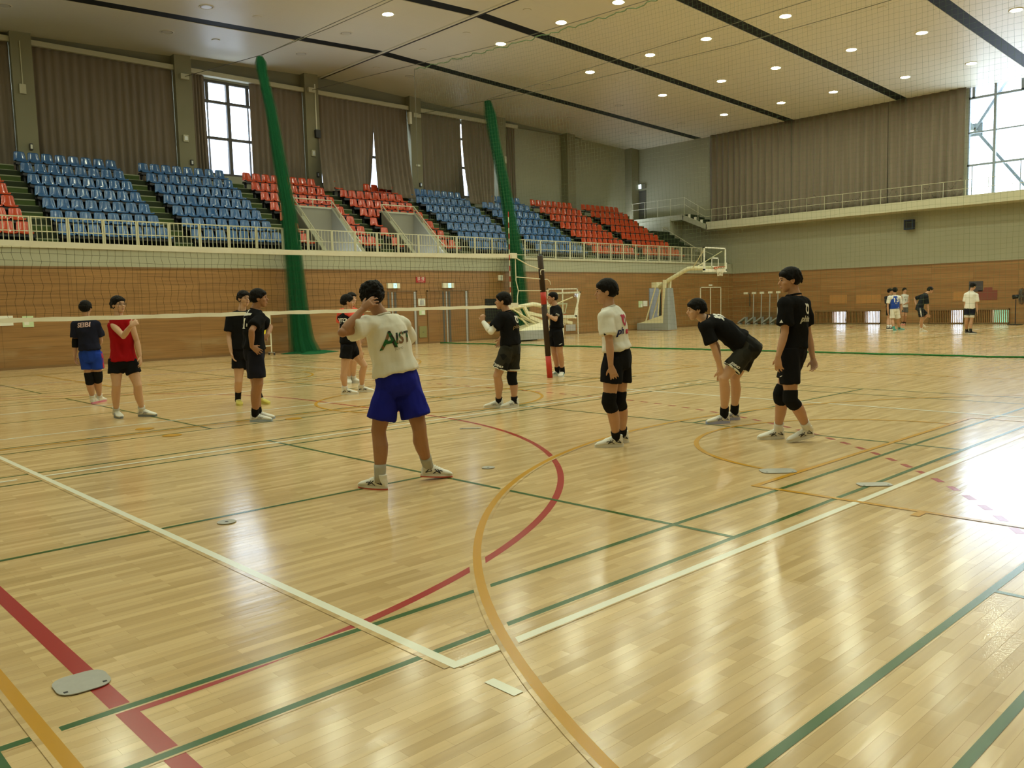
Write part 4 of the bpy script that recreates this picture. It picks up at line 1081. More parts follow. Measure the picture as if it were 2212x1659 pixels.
# ---- green dividing nets
def bundle(label, path, spread, zfloor, seed):
    e = empty('divider_net_bundle', (0, 0, 0)); tag(e, label, 'net', 'green net bundles')
    rn = random.Random(seed)
    def surf(scale, nf, ph, amp):
        b = MB(); N = 72; vs = []; fs = []; L = 40
        for j in range(L+1):
            t = j/L; i = min(int(t*(len(path)-1)), len(path)-2); u = t*(len(path)-1)-i
            c = [path[i][q]*(1-u)+path[i+1][q]*u for q in range(3)]
            r = (path[i][3]*(1-u)+path[i+1][3]*u)*scale
            for k in range(N):
                a = 2*PI*k/N; f = 1+amp*math.sin(nf*a+ph+1.2*t*math.sin(a*2+ph))+.10*math.sin(5*a+7*t+ph)
                vs.append((c[0]+r*f*math.cos(a)*.75, c[1]+r*f*math.sin(a), c[2]))
        for j in range(L):
            for k in range(N): k2 = (k+1) % N; fs.append((j*N+k, j*N+k2, (j+1)*N+k2, (j+1)*N+k))
        return b.add(vs, fs)
    surf(.62, 16, 0, .22).build('gathered_core', M['net_green'], e, True)
    surf(.90, 13, 1, .16).build('gathered_layer', M['net_soft'], e, True)
    surf(1.15, 11, 2, .14).build('gathered_layer', M['net_soft2'], e, True)
    return e
e = bundle('green gathered divider net hanging beside the second column down to the boarded wall', [(12.15, 24.45, 10.03, 0.107), (12.15, 24.38, 9.8, 0.197), (12.15, 24.3, 9.4, 0.164), (12.25, 24.05, 8.2, 0.18), (12.3, 23.72, 6.4, 0.221), (12.35, 23.4, 4.9, 0.262), (12.4, 23.3, 3.2, 0.303), (12.42, 23.2, 1.6, 0.344), (12.45, 23.1, 0.5, 0.41), (12.5, 22.95, 0.02, 0.525)], .5, 0, 3)
b = MB(); pts = []; N = 40; rn = random.Random(2)
for k in range(N):
    a = 2*PI*k/N; r = (.75+.25*math.sin(3*a+1)+.12*rn.random()); pts.append((12.6+r*math.cos(a)*1.0, 22.75+r*math.sin(a)*.85))
vs = [(12.6, 22.75, .10)]+[(x*.5+6.3, y*.5+11.375, .05+.03*rn.random()) for x, y in pts]+[(x, y, .006) for x, y in pts]
fs = [(0, 1+k, 1+(k+1) % N) for k in range(N)]+[(1+k, 1+N+k, 1+N+(k+1) % N, 1+(k+1) % N) for k in range(N)]
b.add(vs, fs); b.build('floor_pool', M['net_green'], e, True)
e = bundle('green gathered divider net hanging behind the folded hoop and net post', [(23.4, 25.42, 10.35, .15), (23.35, 25.2, 9.7, .24), (23.3, 24.95, 8.67, .22), (23.2, 24.3, 6.62, .24), (23.1, 23.85, 5.01, .27), (23.0, 23.42, 3.4, .30), (23.0, 23.3, 1.8, .33), (23.0, 23.2, .5, .36), (23.0, 23.15, .02, .40)], .4, 0, 5)
# the drawn net across the middle of the hall
e = empty('divider_net', (0, 0, 0)); tag(e, 'fine square-mesh divider net drawn across the middle of the hall', 'net')
def dtop(y): 
    u = (y-12.5)/18.0; return 9.95+1.05*max(0, (y-12.5)/17.8)**1.6
def dx(z, y): return 18.75-.0*z+.03*math.sin(y*.8)
b = MB(); y = 23.55; k = 0
while y > 1.2:
    zt = dtop(y); pts = []
    for j in range(15):
        t = j/14; z = zt*(1-t)+.04*t
        pts.append((18.05+(18.80-18.05)*t**.7+.02*math.sin(k*.7+j), y+.012*math.sin(j*1.7+k*.9), z))
    b.tube(pts, .0017, 3, caps=False); y -= .125; k += 1
b2 = MB(); nz = 84
for j in range(nz):
    t = j/(nz-1); pts = []
    for i in range(60):
        y = 23.55-(23.55-1.2)*i/59; z = dtop(y)*(1-t)+.04*t
        pts.append((18.05+(18.80-18.05)*t**.7, y, z+.018*math.sin(i*1.3+j*.6)))
    b2.tube(pts, .0017, 3, caps=False)
b.add(b2.v, b2.f)
b.build('mesh', M['strand'], e)
pts = [(18.82+.05*math.sin(i*.9), 23.55-(22.35)*i/70, (.022+.004*math.sin(i*1.7))) for i in range(71)]
MB().tube(pts, .020, 8).build('bottom_hem', M['hem'], e, True)
pts = [(18.05+.04*math.sin(i*2.3), 23.55-(22.35)*i/160, dtop(23.55-(22.35)*i/160)-.03+.05*math.sin(i*1.1)*math.sin(i*.31)) for i in range(161)]
MB().tube(pts, .016, 6).build('top_hem', M['strand'], e)
MB().tube([(18.05, 23.6, dtop(23.6)), (18.05, 23.62, 6.2)], .012, 6).build('edge_rope', M['cable'], e)
# cables that carry the nets
def cable(pts, label): tag(MB().tube(pts, .011, 5).build('net_cable', M['cable']), label, 'cable', 'cables carrying the nets')
cable([(12.12, 30.5, 10.62), (12.15, 24.4, 10.06), (12.15, 20, 9.88), (12.15, 16.5, 9.82), (12.15, 4, 9.9), (12.15, -14.3, 10.6)], 'cable from the second column carrying the first green bundle')
cable([(12.2, 24.4, 10.07), (12.35, 16.5, 10.02), (12.35, 4, 10.2), (12.3, -14.3, 10.9)], 'second thin cable above the first green bundle')
cable([(17.72, 30.5, 10.95), (17.95, 23.8, 10.56), (18.05, 18.8, 10.22), (18.05, 12.6, 10.0), (18.05, 4, 10.2), (18.0, -14.3, 10.9)], 'cable from the third column carrying the drawn net')
cable([(23.4, 30.4, 10.66), (23.4, 25.45, 10.37), (23.4, 21, 10.07), (23.4, 13.1, 9.87), (23.4, 9.5, 9.9), (23.4, -14.3, 10.5)], 'cable from the fourth column carrying the second green bundle')
cable([(23.35, 25.4, 10.40), (23.35, 10.4, 10.58), (23.35, -14.3, 10.9)], 'upper thin cable above the second green bundle')
PDATA = r'''{"aist":{"root":[1.829,3.127,0.0],"face":[0.183,0.983,-0.02],"hd":[-0.016,0.042,1.568],"nk":[0.029,-0.027,1.421],"sl":[-0.134,-0.052,1.345],"sr":[0.206,-0.057,1.333],"el":[-0.4,-0.111,1.297],"er":[0.364,0.081,1.151],"wl":[-0.217,-0.122,1.468],"wr":[0.438,0.279,1.034],"kl":[-0.129,-0.185,1.554],"kr":[0.42,0.318,0.998],"pv":[0.105,-0.099,0.887],"hl":[0.033,-0.073,0.834],"hr":[0.183,-0.132,0.853],"nl":[-0.05,-0.035,0.478],"nr":[0.227,-0.215,0.484],"al":[-0.073,-0.061,0.085],"ar":[0.418,-0.067,0.115],"tl":[-0.126,0.1,0.02],"tr":[0.581,-0.114,0.05]},"seibi":{"root":[2.404,12.167,0.0],"face":[0.611,0.79,-0.05],"hd":[-0.034,0.032,1.577],"nk":[-0.038,0.036,1.437],"sl":[-0.163,0.154,1.323],"sr":[0.079,-0.047,1.314],"el":[-0.191,0.181,1.034],"er":[0.149,-0.003,1.057],"wl":[-0.206,0.195,0.818],"wr":[0.16,0.192,0.948],"kl":[-0.2,0.217,0.72],"kr":[0.136,0.257,0.918],"pv":[-0.015,0.015,0.841],"hl":[-0.07,0.067,0.828],"hr":[0.043,-0.041,0.824],"nl":[-0.053,0.05,0.446],"nr":[0.066,0.006,0.461],"al":[0.025,0.21,0.085],"ar":[0.177,0.355,0.085],"tl":[0.122,0.35,0.02],"tr":[0.29,0.483,0.02]},"red":{"root":[2.096,9.8,0.0],"face":[0.306,-0.952,0.021],"hd":[-0.017,0.016,1.61],"nk":[-0.021,0.019,1.451],"sl":[0.095,-0.09,1.345],"sr":[-0.107,0.074,1.352],"el":[0.157,-0.107,1.092],"er":[-0.066,-0.24,1.174],"wl":[0.16,-0.179,0.882],"wr":[-0.017,-0.423,1.323],"kl":[0.161,-0.208,0.761],"kr":[0.054,-0.419,1.365],"pv":[-0.009,0.009,0.842],"hl":[0.061,-0.031,0.807],"hr":[-0.088,0.056,0.814],"nl":[0.122,-0.115,0.476],"nr":[-0.116,0.028,0.489],"al":[0.227,0.061,0.085],"ar":[-0.066,0.269,0.085],"tl":[0.332,-0.073,0.02],"tr":[-0.067,0.099,0.02]},"yellow":{"root":[3.767,9.855,0.0],"face":[0.137,-0.991,0.0],"hd":[0.144,-0.136,1.668],"nk":[0.113,-0.107,1.496],"sl":[0.206,-0.167,1.387],"sr":[-0.01,0.01,1.394],"el":[0.295,-0.141,1.104],"er":[-0.061,0.017,1.09],"wl":[0.262,-0.179,0.876],"wr":[-0.087,-0.083,0.848],"kl":[0.249,-0.209,0.777],"kr":[-0.081,-0.116,0.752],"pv":[0.098,-0.093,0.869],"hl":[0.15,-0.101,0.794],"hr":[0.054,-0.051,0.799],"nl":[0.228,-0.147,0.401],"nr":[0.009,-0.078,0.401],"al":[0.387,-0.022,0.085],"ar":[0.102,0.179,0.085],"tl":[0.414,-0.19,0.02],"tr":[0.053,0.016,0.02]},"kanji":{"root":[3.051,7.754,0.0],"face":[0.877,-0.48,0.0],"hd":[0.077,-0.073,1.638],"nk":[0.033,-0.031,1.502],"sl":[0.08,0.089,1.399],"sr":[0.012,-0.191,1.393],"el":[0.315,0.13,1.256],"er":[-0.174,-0.311,1.229],"wl":[0.178,-0.04,1.153],"wr":[-0.133,-0.209,1.025],"kl":[0.128,-0.045,1.125],"kr":[-0.054,-0.242,0.955],"pv":[0.007,-0.006,0.954],"hl":[0.034,0.092,0.907],"hr":[-0.033,-0.093,0.916],"nl":[0.064,0.105,0.523],"nr":[-0.026,-0.113,0.53],"al":[0.184,0.349,0.085],"ar":[0.031,0.136,0.085],"tl":[0.319,0.244,0.02],"tr":[0.171,0.039,0.02]},"orangeblk":{"root":[5.832,9.812,0.0],"face":[0.898,-0.436,-0.05],"hd":[0.003,-0.003,1.575],"nk":[-0.007,0.006,1.438],"sl":[-0.017,0.167,1.32],"sr":[0.012,-0.149,1.312],"el":[0.091,0.189,1.075],"er":[0.01,-0.216,1.033],"wl":[0.122,-0.017,0.954],"wr":[0.07,-0.232,0.757],"kl":[0.18,-0.036,0.927],"kr":[0.079,-0.24,0.661],"pv":[-0.008,0.007,0.864],"hl":[0.066,0.061,0.799],"hr":[-0.08,-0.049,0.809],"nl":[0.229,-0.079,0.485],"nr":[-0.128,-0.003,0.428],"al":[0.306,0.151,0.085],"ar":[-0.09,0.054,0.085],"tl":[0.438,0.045,0.02],"tr":[0.049,-0.044,0.02]},"orange2":{"root":[6.914,11.488,0.0],"face":[-0.05,-0.999,0.0],"hd":[0.056,-0.053,1.659],"nk":[0.038,-0.036,1.511],"sl":[-0.104,0.098,1.394],"sr":[0.163,-0.127,1.371],"el":[-0.095,0.159,1.136],"er":[0.202,-0.122,1.126],"wl":[-0.11,0.104,0.893],"wr":[0.166,-0.157,0.883],"kl":[-0.103,0.097,0.811],"kr":[0.164,-0.155,0.801],"pv":[0.019,-0.018,0.929],"hl":[-0.032,0.03,0.863],"hr":[0.067,-0.063,0.859],"nl":[-0.025,0.024,0.467],"nr":[0.065,-0.034,0.463],"al":[0.077,0.202,0.085],"ar":[0.16,0.165,0.085],"tl":[-0.01,0.056,0.02],"tr":[0.208,0.002,0.02]},"phiten":{"root":[6.011,6.158,0.0],"face":[-0.569,0.822,0.021],"hd":[0.027,-0.026,1.513],"nk":[0.061,-0.058,1.382],"sl":[-0.069,-0.099,1.303],"sr":[0.208,-0.004,1.301],"el":[-0.238,-0.05,1.104],"er":[0.261,0.166,1.089],"wl":[-0.206,0.147,1.244],"wr":[0.059,0.068,1.002],"kl":[-0.202,0.169,1.326],"kr":[0.047,0.094,0.918],"pv":[0.091,-0.086,0.889],"hl":[0.005,-0.115,0.847],"hr":[0.168,-0.063,0.843],"nl":[-0.097,-0.004,0.47],"nr":[0.157,-0.039,0.428],"al":[0.038,0.129,0.085],"ar":[0.198,-0.03,0.085],"tl":[-0.086,0.246,0.02],"tr":[0.038,0.029,0.02]},"post":{"root":[10.158,8.958,0.0],"face":[-0.793,0.609,-0.021],"hd":[-0.076,0.072,1.574],"nk":[-0.039,0.037,1.432],"sl":[-0.107,-0.092,1.341],"sr":[0.042,0.153,1.34],"el":[-0.284,-0.199,1.156],"er":[0.15,0.319,1.145],"wl":[-0.317,-0.016,1.257],"wr":[-0.077,0.262,1.235],"kl":[-0.345,0.065,1.304],"kr":[-0.165,0.249,1.295],"pv":[-0.035,0.033,0.932],"hl":[-0.071,-0.057,0.885],"hr":[0.005,0.119,0.88],"nl":[-0.039,-0.073,0.5],"nr":[-0.008,0.117,0.494],"al":[0.153,0.048,0.085],"ar":[0.182,0.214,0.085],"tl":[0.001,-0.029,0.02],"tr":[0.034,0.298,0.02]},"white":{"root":[4.464,2.763,0.0],"face":[-0.651,0.757,-0.051],"hd":[-0.086,0.081,1.578],"nk":[-0.065,0.061,1.43],"sl":[-0.199,-0.004,1.331],"sr":[0.103,0.068,1.328],"el":[-0.219,-0.068,1.091],"er":[0.198,0.143,1.067],"wl":[-0.212,-0.075,0.855],"wr":[0.206,0.108,0.82],"kl":[-0.182,-0.103,0.724],"kr":[0.205,0.081,0.643],"pv":[-0.012,0.011,0.93],"hl":[-0.103,-0.012,0.885],"hr":[0.079,0.035,0.872],"nl":[-0.131,0.014,0.485],"nr":[0.067,0.047,0.481],"al":[0.051,0.082,0.085],"ar":[0.289,0.195,0.085],"tl":[-0.072,0.199,0.02],"tr":[0.142,0.28,0.02]},"bend":{"root":[6.431,2.884,0.0],"face":[-0.721,0.683,-0.119],"hd":[-0.168,0.159,1.339],"nk":[-0.108,0.102,1.248],"sl":[-0.242,-0.005,1.154],"sr":[0.041,0.195,1.17],"el":[-0.198,-0.088,0.912],"er":[0.167,0.117,0.92],"wl":[-0.09,-0.108,0.673],"wr":[0.165,0.078,0.632],"kl":[-0.058,-0.111,0.572],"kr":[0.154,0.061,0.526],"pv":[0.253,-0.239,0.901],"hl":[0.173,-0.287,0.885],"hr":[0.352,-0.21,0.874],"nl":[-0.05,-0.118,0.561],"nr":[0.264,-0.071,0.54],"al":[0.145,0.001,0.085],"ar":[0.47,0.064,0.085],"tl":[0.014,0.108,0.02],"tr":[0.337,0.171,0.02]},"walk":{"root":[5.855,1.487,0.0],"face":[-0.685,0.719,-0.123],"hd":[-0.118,0.112,1.635],"nk":[-0.083,0.078,1.508],"sl":[-0.286,0.064,1.404],"sr":[0.102,0.082,1.397],"el":[-0.318,0.054,1.135],"er":[0.185,0.073,1.114],"wl":[-0.385,0.089,0.896],"wr":[0.187,0.016,0.851],"kl":[-0.381,0.085,0.772],"kr":[0.165,-0.018,0.754],"pv":[-0.097,0.092,0.953],"hl":[-0.192,0.072,0.919],"hr":[0.003,0.108,0.912],"nl":[-0.215,0.038,0.464],"nr":[-0.086,0.219,0.492],"al":[0.088,0.015,0.135],"ar":[0.076,0.341,0.085],"tl":[-0.046,0.121,0.02],"tr":[-0.056,0.448,0.02]},"far13":{"root":[32.767,11.457,0.0],"face":[0.874,0.485,0.0],"hd":[-0.067,0.063,1.619],"nk":[-0.081,0.077,1.441],"sl":[-0.227,0.215,1.352],"sr":[0.067,-0.063,1.341],"el":[-0.27,0.255,1.022],"er":[0.179,-0.101,1.007],"wl":[-0.278,0.236,0.733],"wr":[0.096,-0.119,0.749],"kl":[-0.244,0.231,0.646],"kr":[0.11,-0.104,0.633],"pv":[-0.064,0.061,0.899],"hl":[-0.127,0.12,0.844],"hr":[-0.0,0.0,0.839],"nl":[-0.128,0.121,0.453],"nr":[0.092,-0.018,0.446],"al":[-0.278,-0.012,0.085],"ar":[0.594,0.126,0.085],"tl":[-0.108,-0.009,0.02],"tr":[0.717,0.009,0.02]},"fardark":{"root":[34.154,12.331,0.0],"face":[0.438,-0.899,0.0],"hd":[0.024,-0.023,1.6],"nk":[0.026,-0.025,1.435],"sl":[-0.003,0.141,1.333],"sr":[0.058,-0.193,1.325],"el":[0.034,0.106,1.0],"er":[0.051,-0.186,0.995],"wl":[-0.003,0.071,0.758],"wr":[0.054,-0.189,0.753],"kl":[-0.046,0.043,0.668],"kr":[0.055,-0.19,0.663],"pv":[0.033,-0.031,0.892],"hl":[0.041,0.031,0.832],"hr":[0.027,-0.095,0.831],"nl":[0.01,0.032,0.439],"nr":[-0.001,-0.068,0.439],"al":[-0.232,-0.056,0.085],"ar":[-0.199,-0.156,0.085],"tl":[-0.215,-0.225,0.02],"tr":[-0.228,-0.323,0.02]},"fartank":{"root":[38.763,13.567,0.0],"face":[-0.609,-0.787,-0.099],"hd":[0.027,-0.026,1.637],"nk":[0.029,-0.028,1.479],"sl":[0.141,-0.134,1.358],"sr":[-0.079,0.075,1.365],"el":[0.138,-0.172,1.089],"er":[-0.139,0.063,1.098],"wl":[-0.185,-0.169,1.027],"wr":[-0.15,0.005,0.845],"kl":[-0.252,-0.147,0.996],"kr":[-0.158,-0.016,0.762],"pv":[0.025,-0.024,0.892],"hl":[0.075,-0.071,0.829],"hr":[-0.023,0.022,0.833],"nl":[0.049,-0.088,0.453],"nr":[-0.07,-0.003,0.474],"al":[0.253,0.036,0.085],"ar":[0.148,0.094,0.085],"tl":[0.084,0.016,0.02],"tr":[-0.02,0.07,0.02]},"farbend":{"root":[31.603,9.989,0.0],"face":[0.582,-0.756,-0.298],"hd":[0.194,-0.184,1.609],"nk":[0.067,-0.064,1.473],"sl":[0.077,0.148,1.355],"sr":[-0.098,-0.128,1.351],"el":[0.193,0.391,1.29],"er":[-0.036,-0.172,0.983],"wl":[0.063,0.296,1.044],"wr":[0.023,-0.187,0.682],"kl":[0.082,0.209,0.96],"kr":[0.067,-0.201,0.517],"pv":[-0.104,0.098,0.947],"hl":[0.0,0.124,0.905],"hr":[-0.187,0.053,0.908],"nl":[0.216,-0.039,0.623],"nr":[-0.121,0.004,0.524],"al":[0.143,0.14,0.352],"ar":[0.1,0.098,0.085],"tl":[0.266,0.023,0.352],"tr":[0.184,-0.05,0.02]},"farwhite":{"root":[30.562,7.999,0.0],"face":[0.828,-0.496,-0.262],"hd":[0.065,-0.061,1.684],"nk":[0.018,-0.017,1.521],"sl":[-0.023,0.132,1.386],"sr":[0.042,-0.177,1.365],"el":[-0.011,0.176,1.055],"er":[0.032,-0.195,1.048],"wl":[0.0,0.138,0.799],"wr":[0.037,-0.228,0.781],"kl":[-0.01,0.12,0.696],"kr":[0.026,-0.245,0.692],"pv":[-0.008,0.008,0.925],"hl":[-0.018,0.086,0.875],"hr":[0.004,-0.072,0.873],"nl":[-0.037,0.09,0.492],"nr":[-0.017,-0.053,0.491],"al":[0.197,0.157,0.085],"ar":[-0.067,-0.055,0.085],"tl":[0.321,0.041,0.02],"tr":[0.05,-0.179,0.02]}}'''
# ------------------------------------------------------------------ people
def V(a): return Vector(a)
def ellip(mb, c, rx, ry, rz, ax=None, nu=14, nv=9):
    """ellipsoid; ax = (X, Y, Z) unit axes"""
    X, Y, Z = ax or (V((1, 0, 0)), V((0, 1, 0)), V((0, 0, 1))); c = V(c)
    vs = [c+Z*rz]; fs = []
    for j in range(1, nv):
        th = PI*j/nv
        for i in range(nu):
            a = 2*PI*i/nu; vs.append(c+X*(rx*math.sin(th)*math.cos(a))+Y*(ry*math.sin(th)*math.sin(a))+Z*(rz*math.cos(th)))
    vs.append(c-Z*rz); n = len(vs)-1
    for i in range(nu):
        i2 = (i+1) % nu; fs.append((0, 1+i, 1+i2)); fs.append((n, n-nu+i2, n-nu+i))
    for j in range(nv-2):
        for i in range(nu):
            i2 = (i+1) % nu; a = 1+j*nu; fs.append((a+i, a+nu+i, a+nu+i2, a+i2))
    mb.add(vs, fs)
def loft(mb, secs, n=18):
    """secs: (centre, vecA, vecB) ellipses, capped"""
    vs = []; fs = []
    for c, A, B in secs:
        for k in range(n):
            t = 2*PI*k/n; vs.append(V(c)+V(A)*math.cos(t)+V(B)*math.sin(t))
    for j in range(len(secs)-1):
        for k in range(n): k2 = (k+1) % n; fs.append((j*n+k, j*n+k2, (j+1)*n+k2, (j+1)*n+k))
    fs.append(tuple(range(n-1, -1, -1))); fs.append(tuple((len(secs)-1)*n+k for k in range(n)))
    mb.add(vs, fs)
def limb(mb, pts, rad, ref, n=14, off=None, flat=None):
    """tapered tube through pts (list of Vector) with radii; ref = a direction for the frame; off[i] shifts along ref"""
    secs = []
    for i, p in enumerate(pts):
        d = (pts[min(i+1, len(pts)-1)]-pts[max(i-1, 0)]).normalized()
        a = ref-d*ref.dot(d)
        if a.length < 1e-3: a = d.orthogonal()
        a.normalize(); b = d.cross(a)
        q = p+a*(off[i] if off else 0)
        r = rad[i]; ra, rb = r if isinstance(r, tuple) else (r, r)
        secs.append((q, a*ra, b*rb))
    loft(mb, secs, n)
def interp(a, b, ts): return [a.lerp(b, t) for t in ts]

def remesh(mb, name, voxel, smooth=4, fac=.5):
    me = mb.mesh(name)
    bm = bmesh.new(); bm.from_mesh(me); bmesh.ops.recalc_face_normals(bm, faces=bm.faces); bm.to_mesh(me); bm.free()
    o = bpy.data.objects.new('work', me); COL.objects.link(o)
    m = o.modifiers.new('r', 'REMESH'); m.mode = 'VOXEL'; m.voxel_size = voxel
    if smooth: s = o.modifiers.new('s', 'SMOOTH'); s.factor = fac; s.iterations = smooth
    dg = bpy.context.evaluated_depsgraph_get()
    out = bpy.data.meshes.new_from_object(o.evaluated_get(dg)); out.name = name
    bpy.data.objects.remove(o); bpy.data.meshes.remove(me)
    out.materials.clear()
    return out
def wrinkle(me, amp, scale, dirv=None, seed=0, stretch=(1, 1, .45)):
    n = len(me.vertices); co = np.empty(n*3); no = np.empty(n*3)
    me.vertices.foreach_get('co', co); me.vertices.foreach_get('normal', no); co = co.reshape(-1, 3); no = no.reshape(-1, 3)
    off = V((seed*3.1, seed*1.7, seed*.9)); d = np.empty(n)
    for i in range(n):
        p = V((co[i, 0]*stretch[0], co[i, 1]*stretch[1], co[i, 2]*stretch[2]))*scale+off
        a = noise.noise(p); d[i] = (1-2*abs(a))*.6+.5*noise.noise(p*2.3)
    co += no*(d*amp)[:, None]; me.vertices.foreach_set('co', co.ravel()); me.update()

def hand(mb, wrist, tip, palmn, side, curl=.35, spread=.16, sc=1.0, thumbdir=None):
    """palm, four unequal bent fingers and a thumb. palmn = direction the palm faces, side = direction of the thumb"""
    d = (tip-wrist).normalized(); pn = (palmn-d*palmn.dot(d)).normalized(); sd = d.cross(pn)
    if sd.dot(side) < 0: sd = -sd
    kn = wrist+d*.085*sc
    loft(mb, [(wrist-d*.01, sd*.027*sc, pn*.019*sc), (wrist+d*.03*sc, sd*.034*sc, pn*.018*sc), (wrist+d*.065*sc, sd*.040*sc, pn*.016*sc), (kn+d*.006, sd*.039*sc, pn*.013*sc)], 12)
    for i, (o, L) in enumerate(((.029, .075), (.010, .085), (-.010, .079), (-.028, .062))):
        b = kn+sd*o*sc-d*(.006*abs(i-1)); a0 = math.radians(8)+curl*.55; sp = (o/.03)*spread*1.5
        dirf = (d+sd*sp).normalized(); pts = [b-dirf*.012]; q = b; ang = 0
        for s_, fr in enumerate((.45, .31, .24)):
            ang += curl*(.7 if s_ == 0 else 1.0)
            v = (dirf*math.cos(ang)+pn*math.sin(ang)).normalized(); q = q+v*L*fr*sc; pts.append(q)
        limb(mb, pts, [.0092*sc, .0088*sc, .0082*sc, .0070*sc], sd, 8)
        ellip(mb, pts[-1], .0072*sc, .0072*sc, .0072*sc, None, 8, 6)
    tb = wrist+d*.028*sc+sd*.026*sc; td = (d*.62+sd*.72+pn*.30).normalized() if thumbdir is None else thumbdir.normalized()
    p2 = tb+td*.036*sc; p3 = p2+(td*.8+d*.5+pn*.15).normalized()*.030*sc
    limb(mb, [tb-td*.012, tb, p2, p3], [.013*sc, .0125*sc, .0108*sc, .008*sc], pn, 8)
    ellip(mb, p3, .008*sc, .008*sc, .008*sc, None, 8, 6)

PM = {}
def cm_(name, col, **k):
    if name not in PM: PM[name] = mat(name, col, **k)
    return PM[name]
def skinm(tone):
    c = {'light': (.56, .34, .22), 'mid': (.48, .27, .165), 'tan': (.34, .17, .09)}[tone]
    return cm_('skin_'+tone, c, rough=.55, spec=.35, var=.08, vscale=14)
HAIR = cm_('hair_black', (.007, .006, .0055), rough=.66, spec=.12)
EYE = cm_('eye_dark', (.015, .011, .009), rough=.2)
LIP = cm_('lip', (.36, .15, .11), rough=.5)
SOLE = cm_('shoe_white', (.72, .71, .66), rough=.55, spec=.4)
BLK = cm_('cloth_black', (.009, .009, .010), rough=.9, spec=.15, var=.2, vscale=30)
PAD = cm_('pad_black', (.010, .010, .011), rough=.95, spec=.1)

PD = json.loads(PDATA)

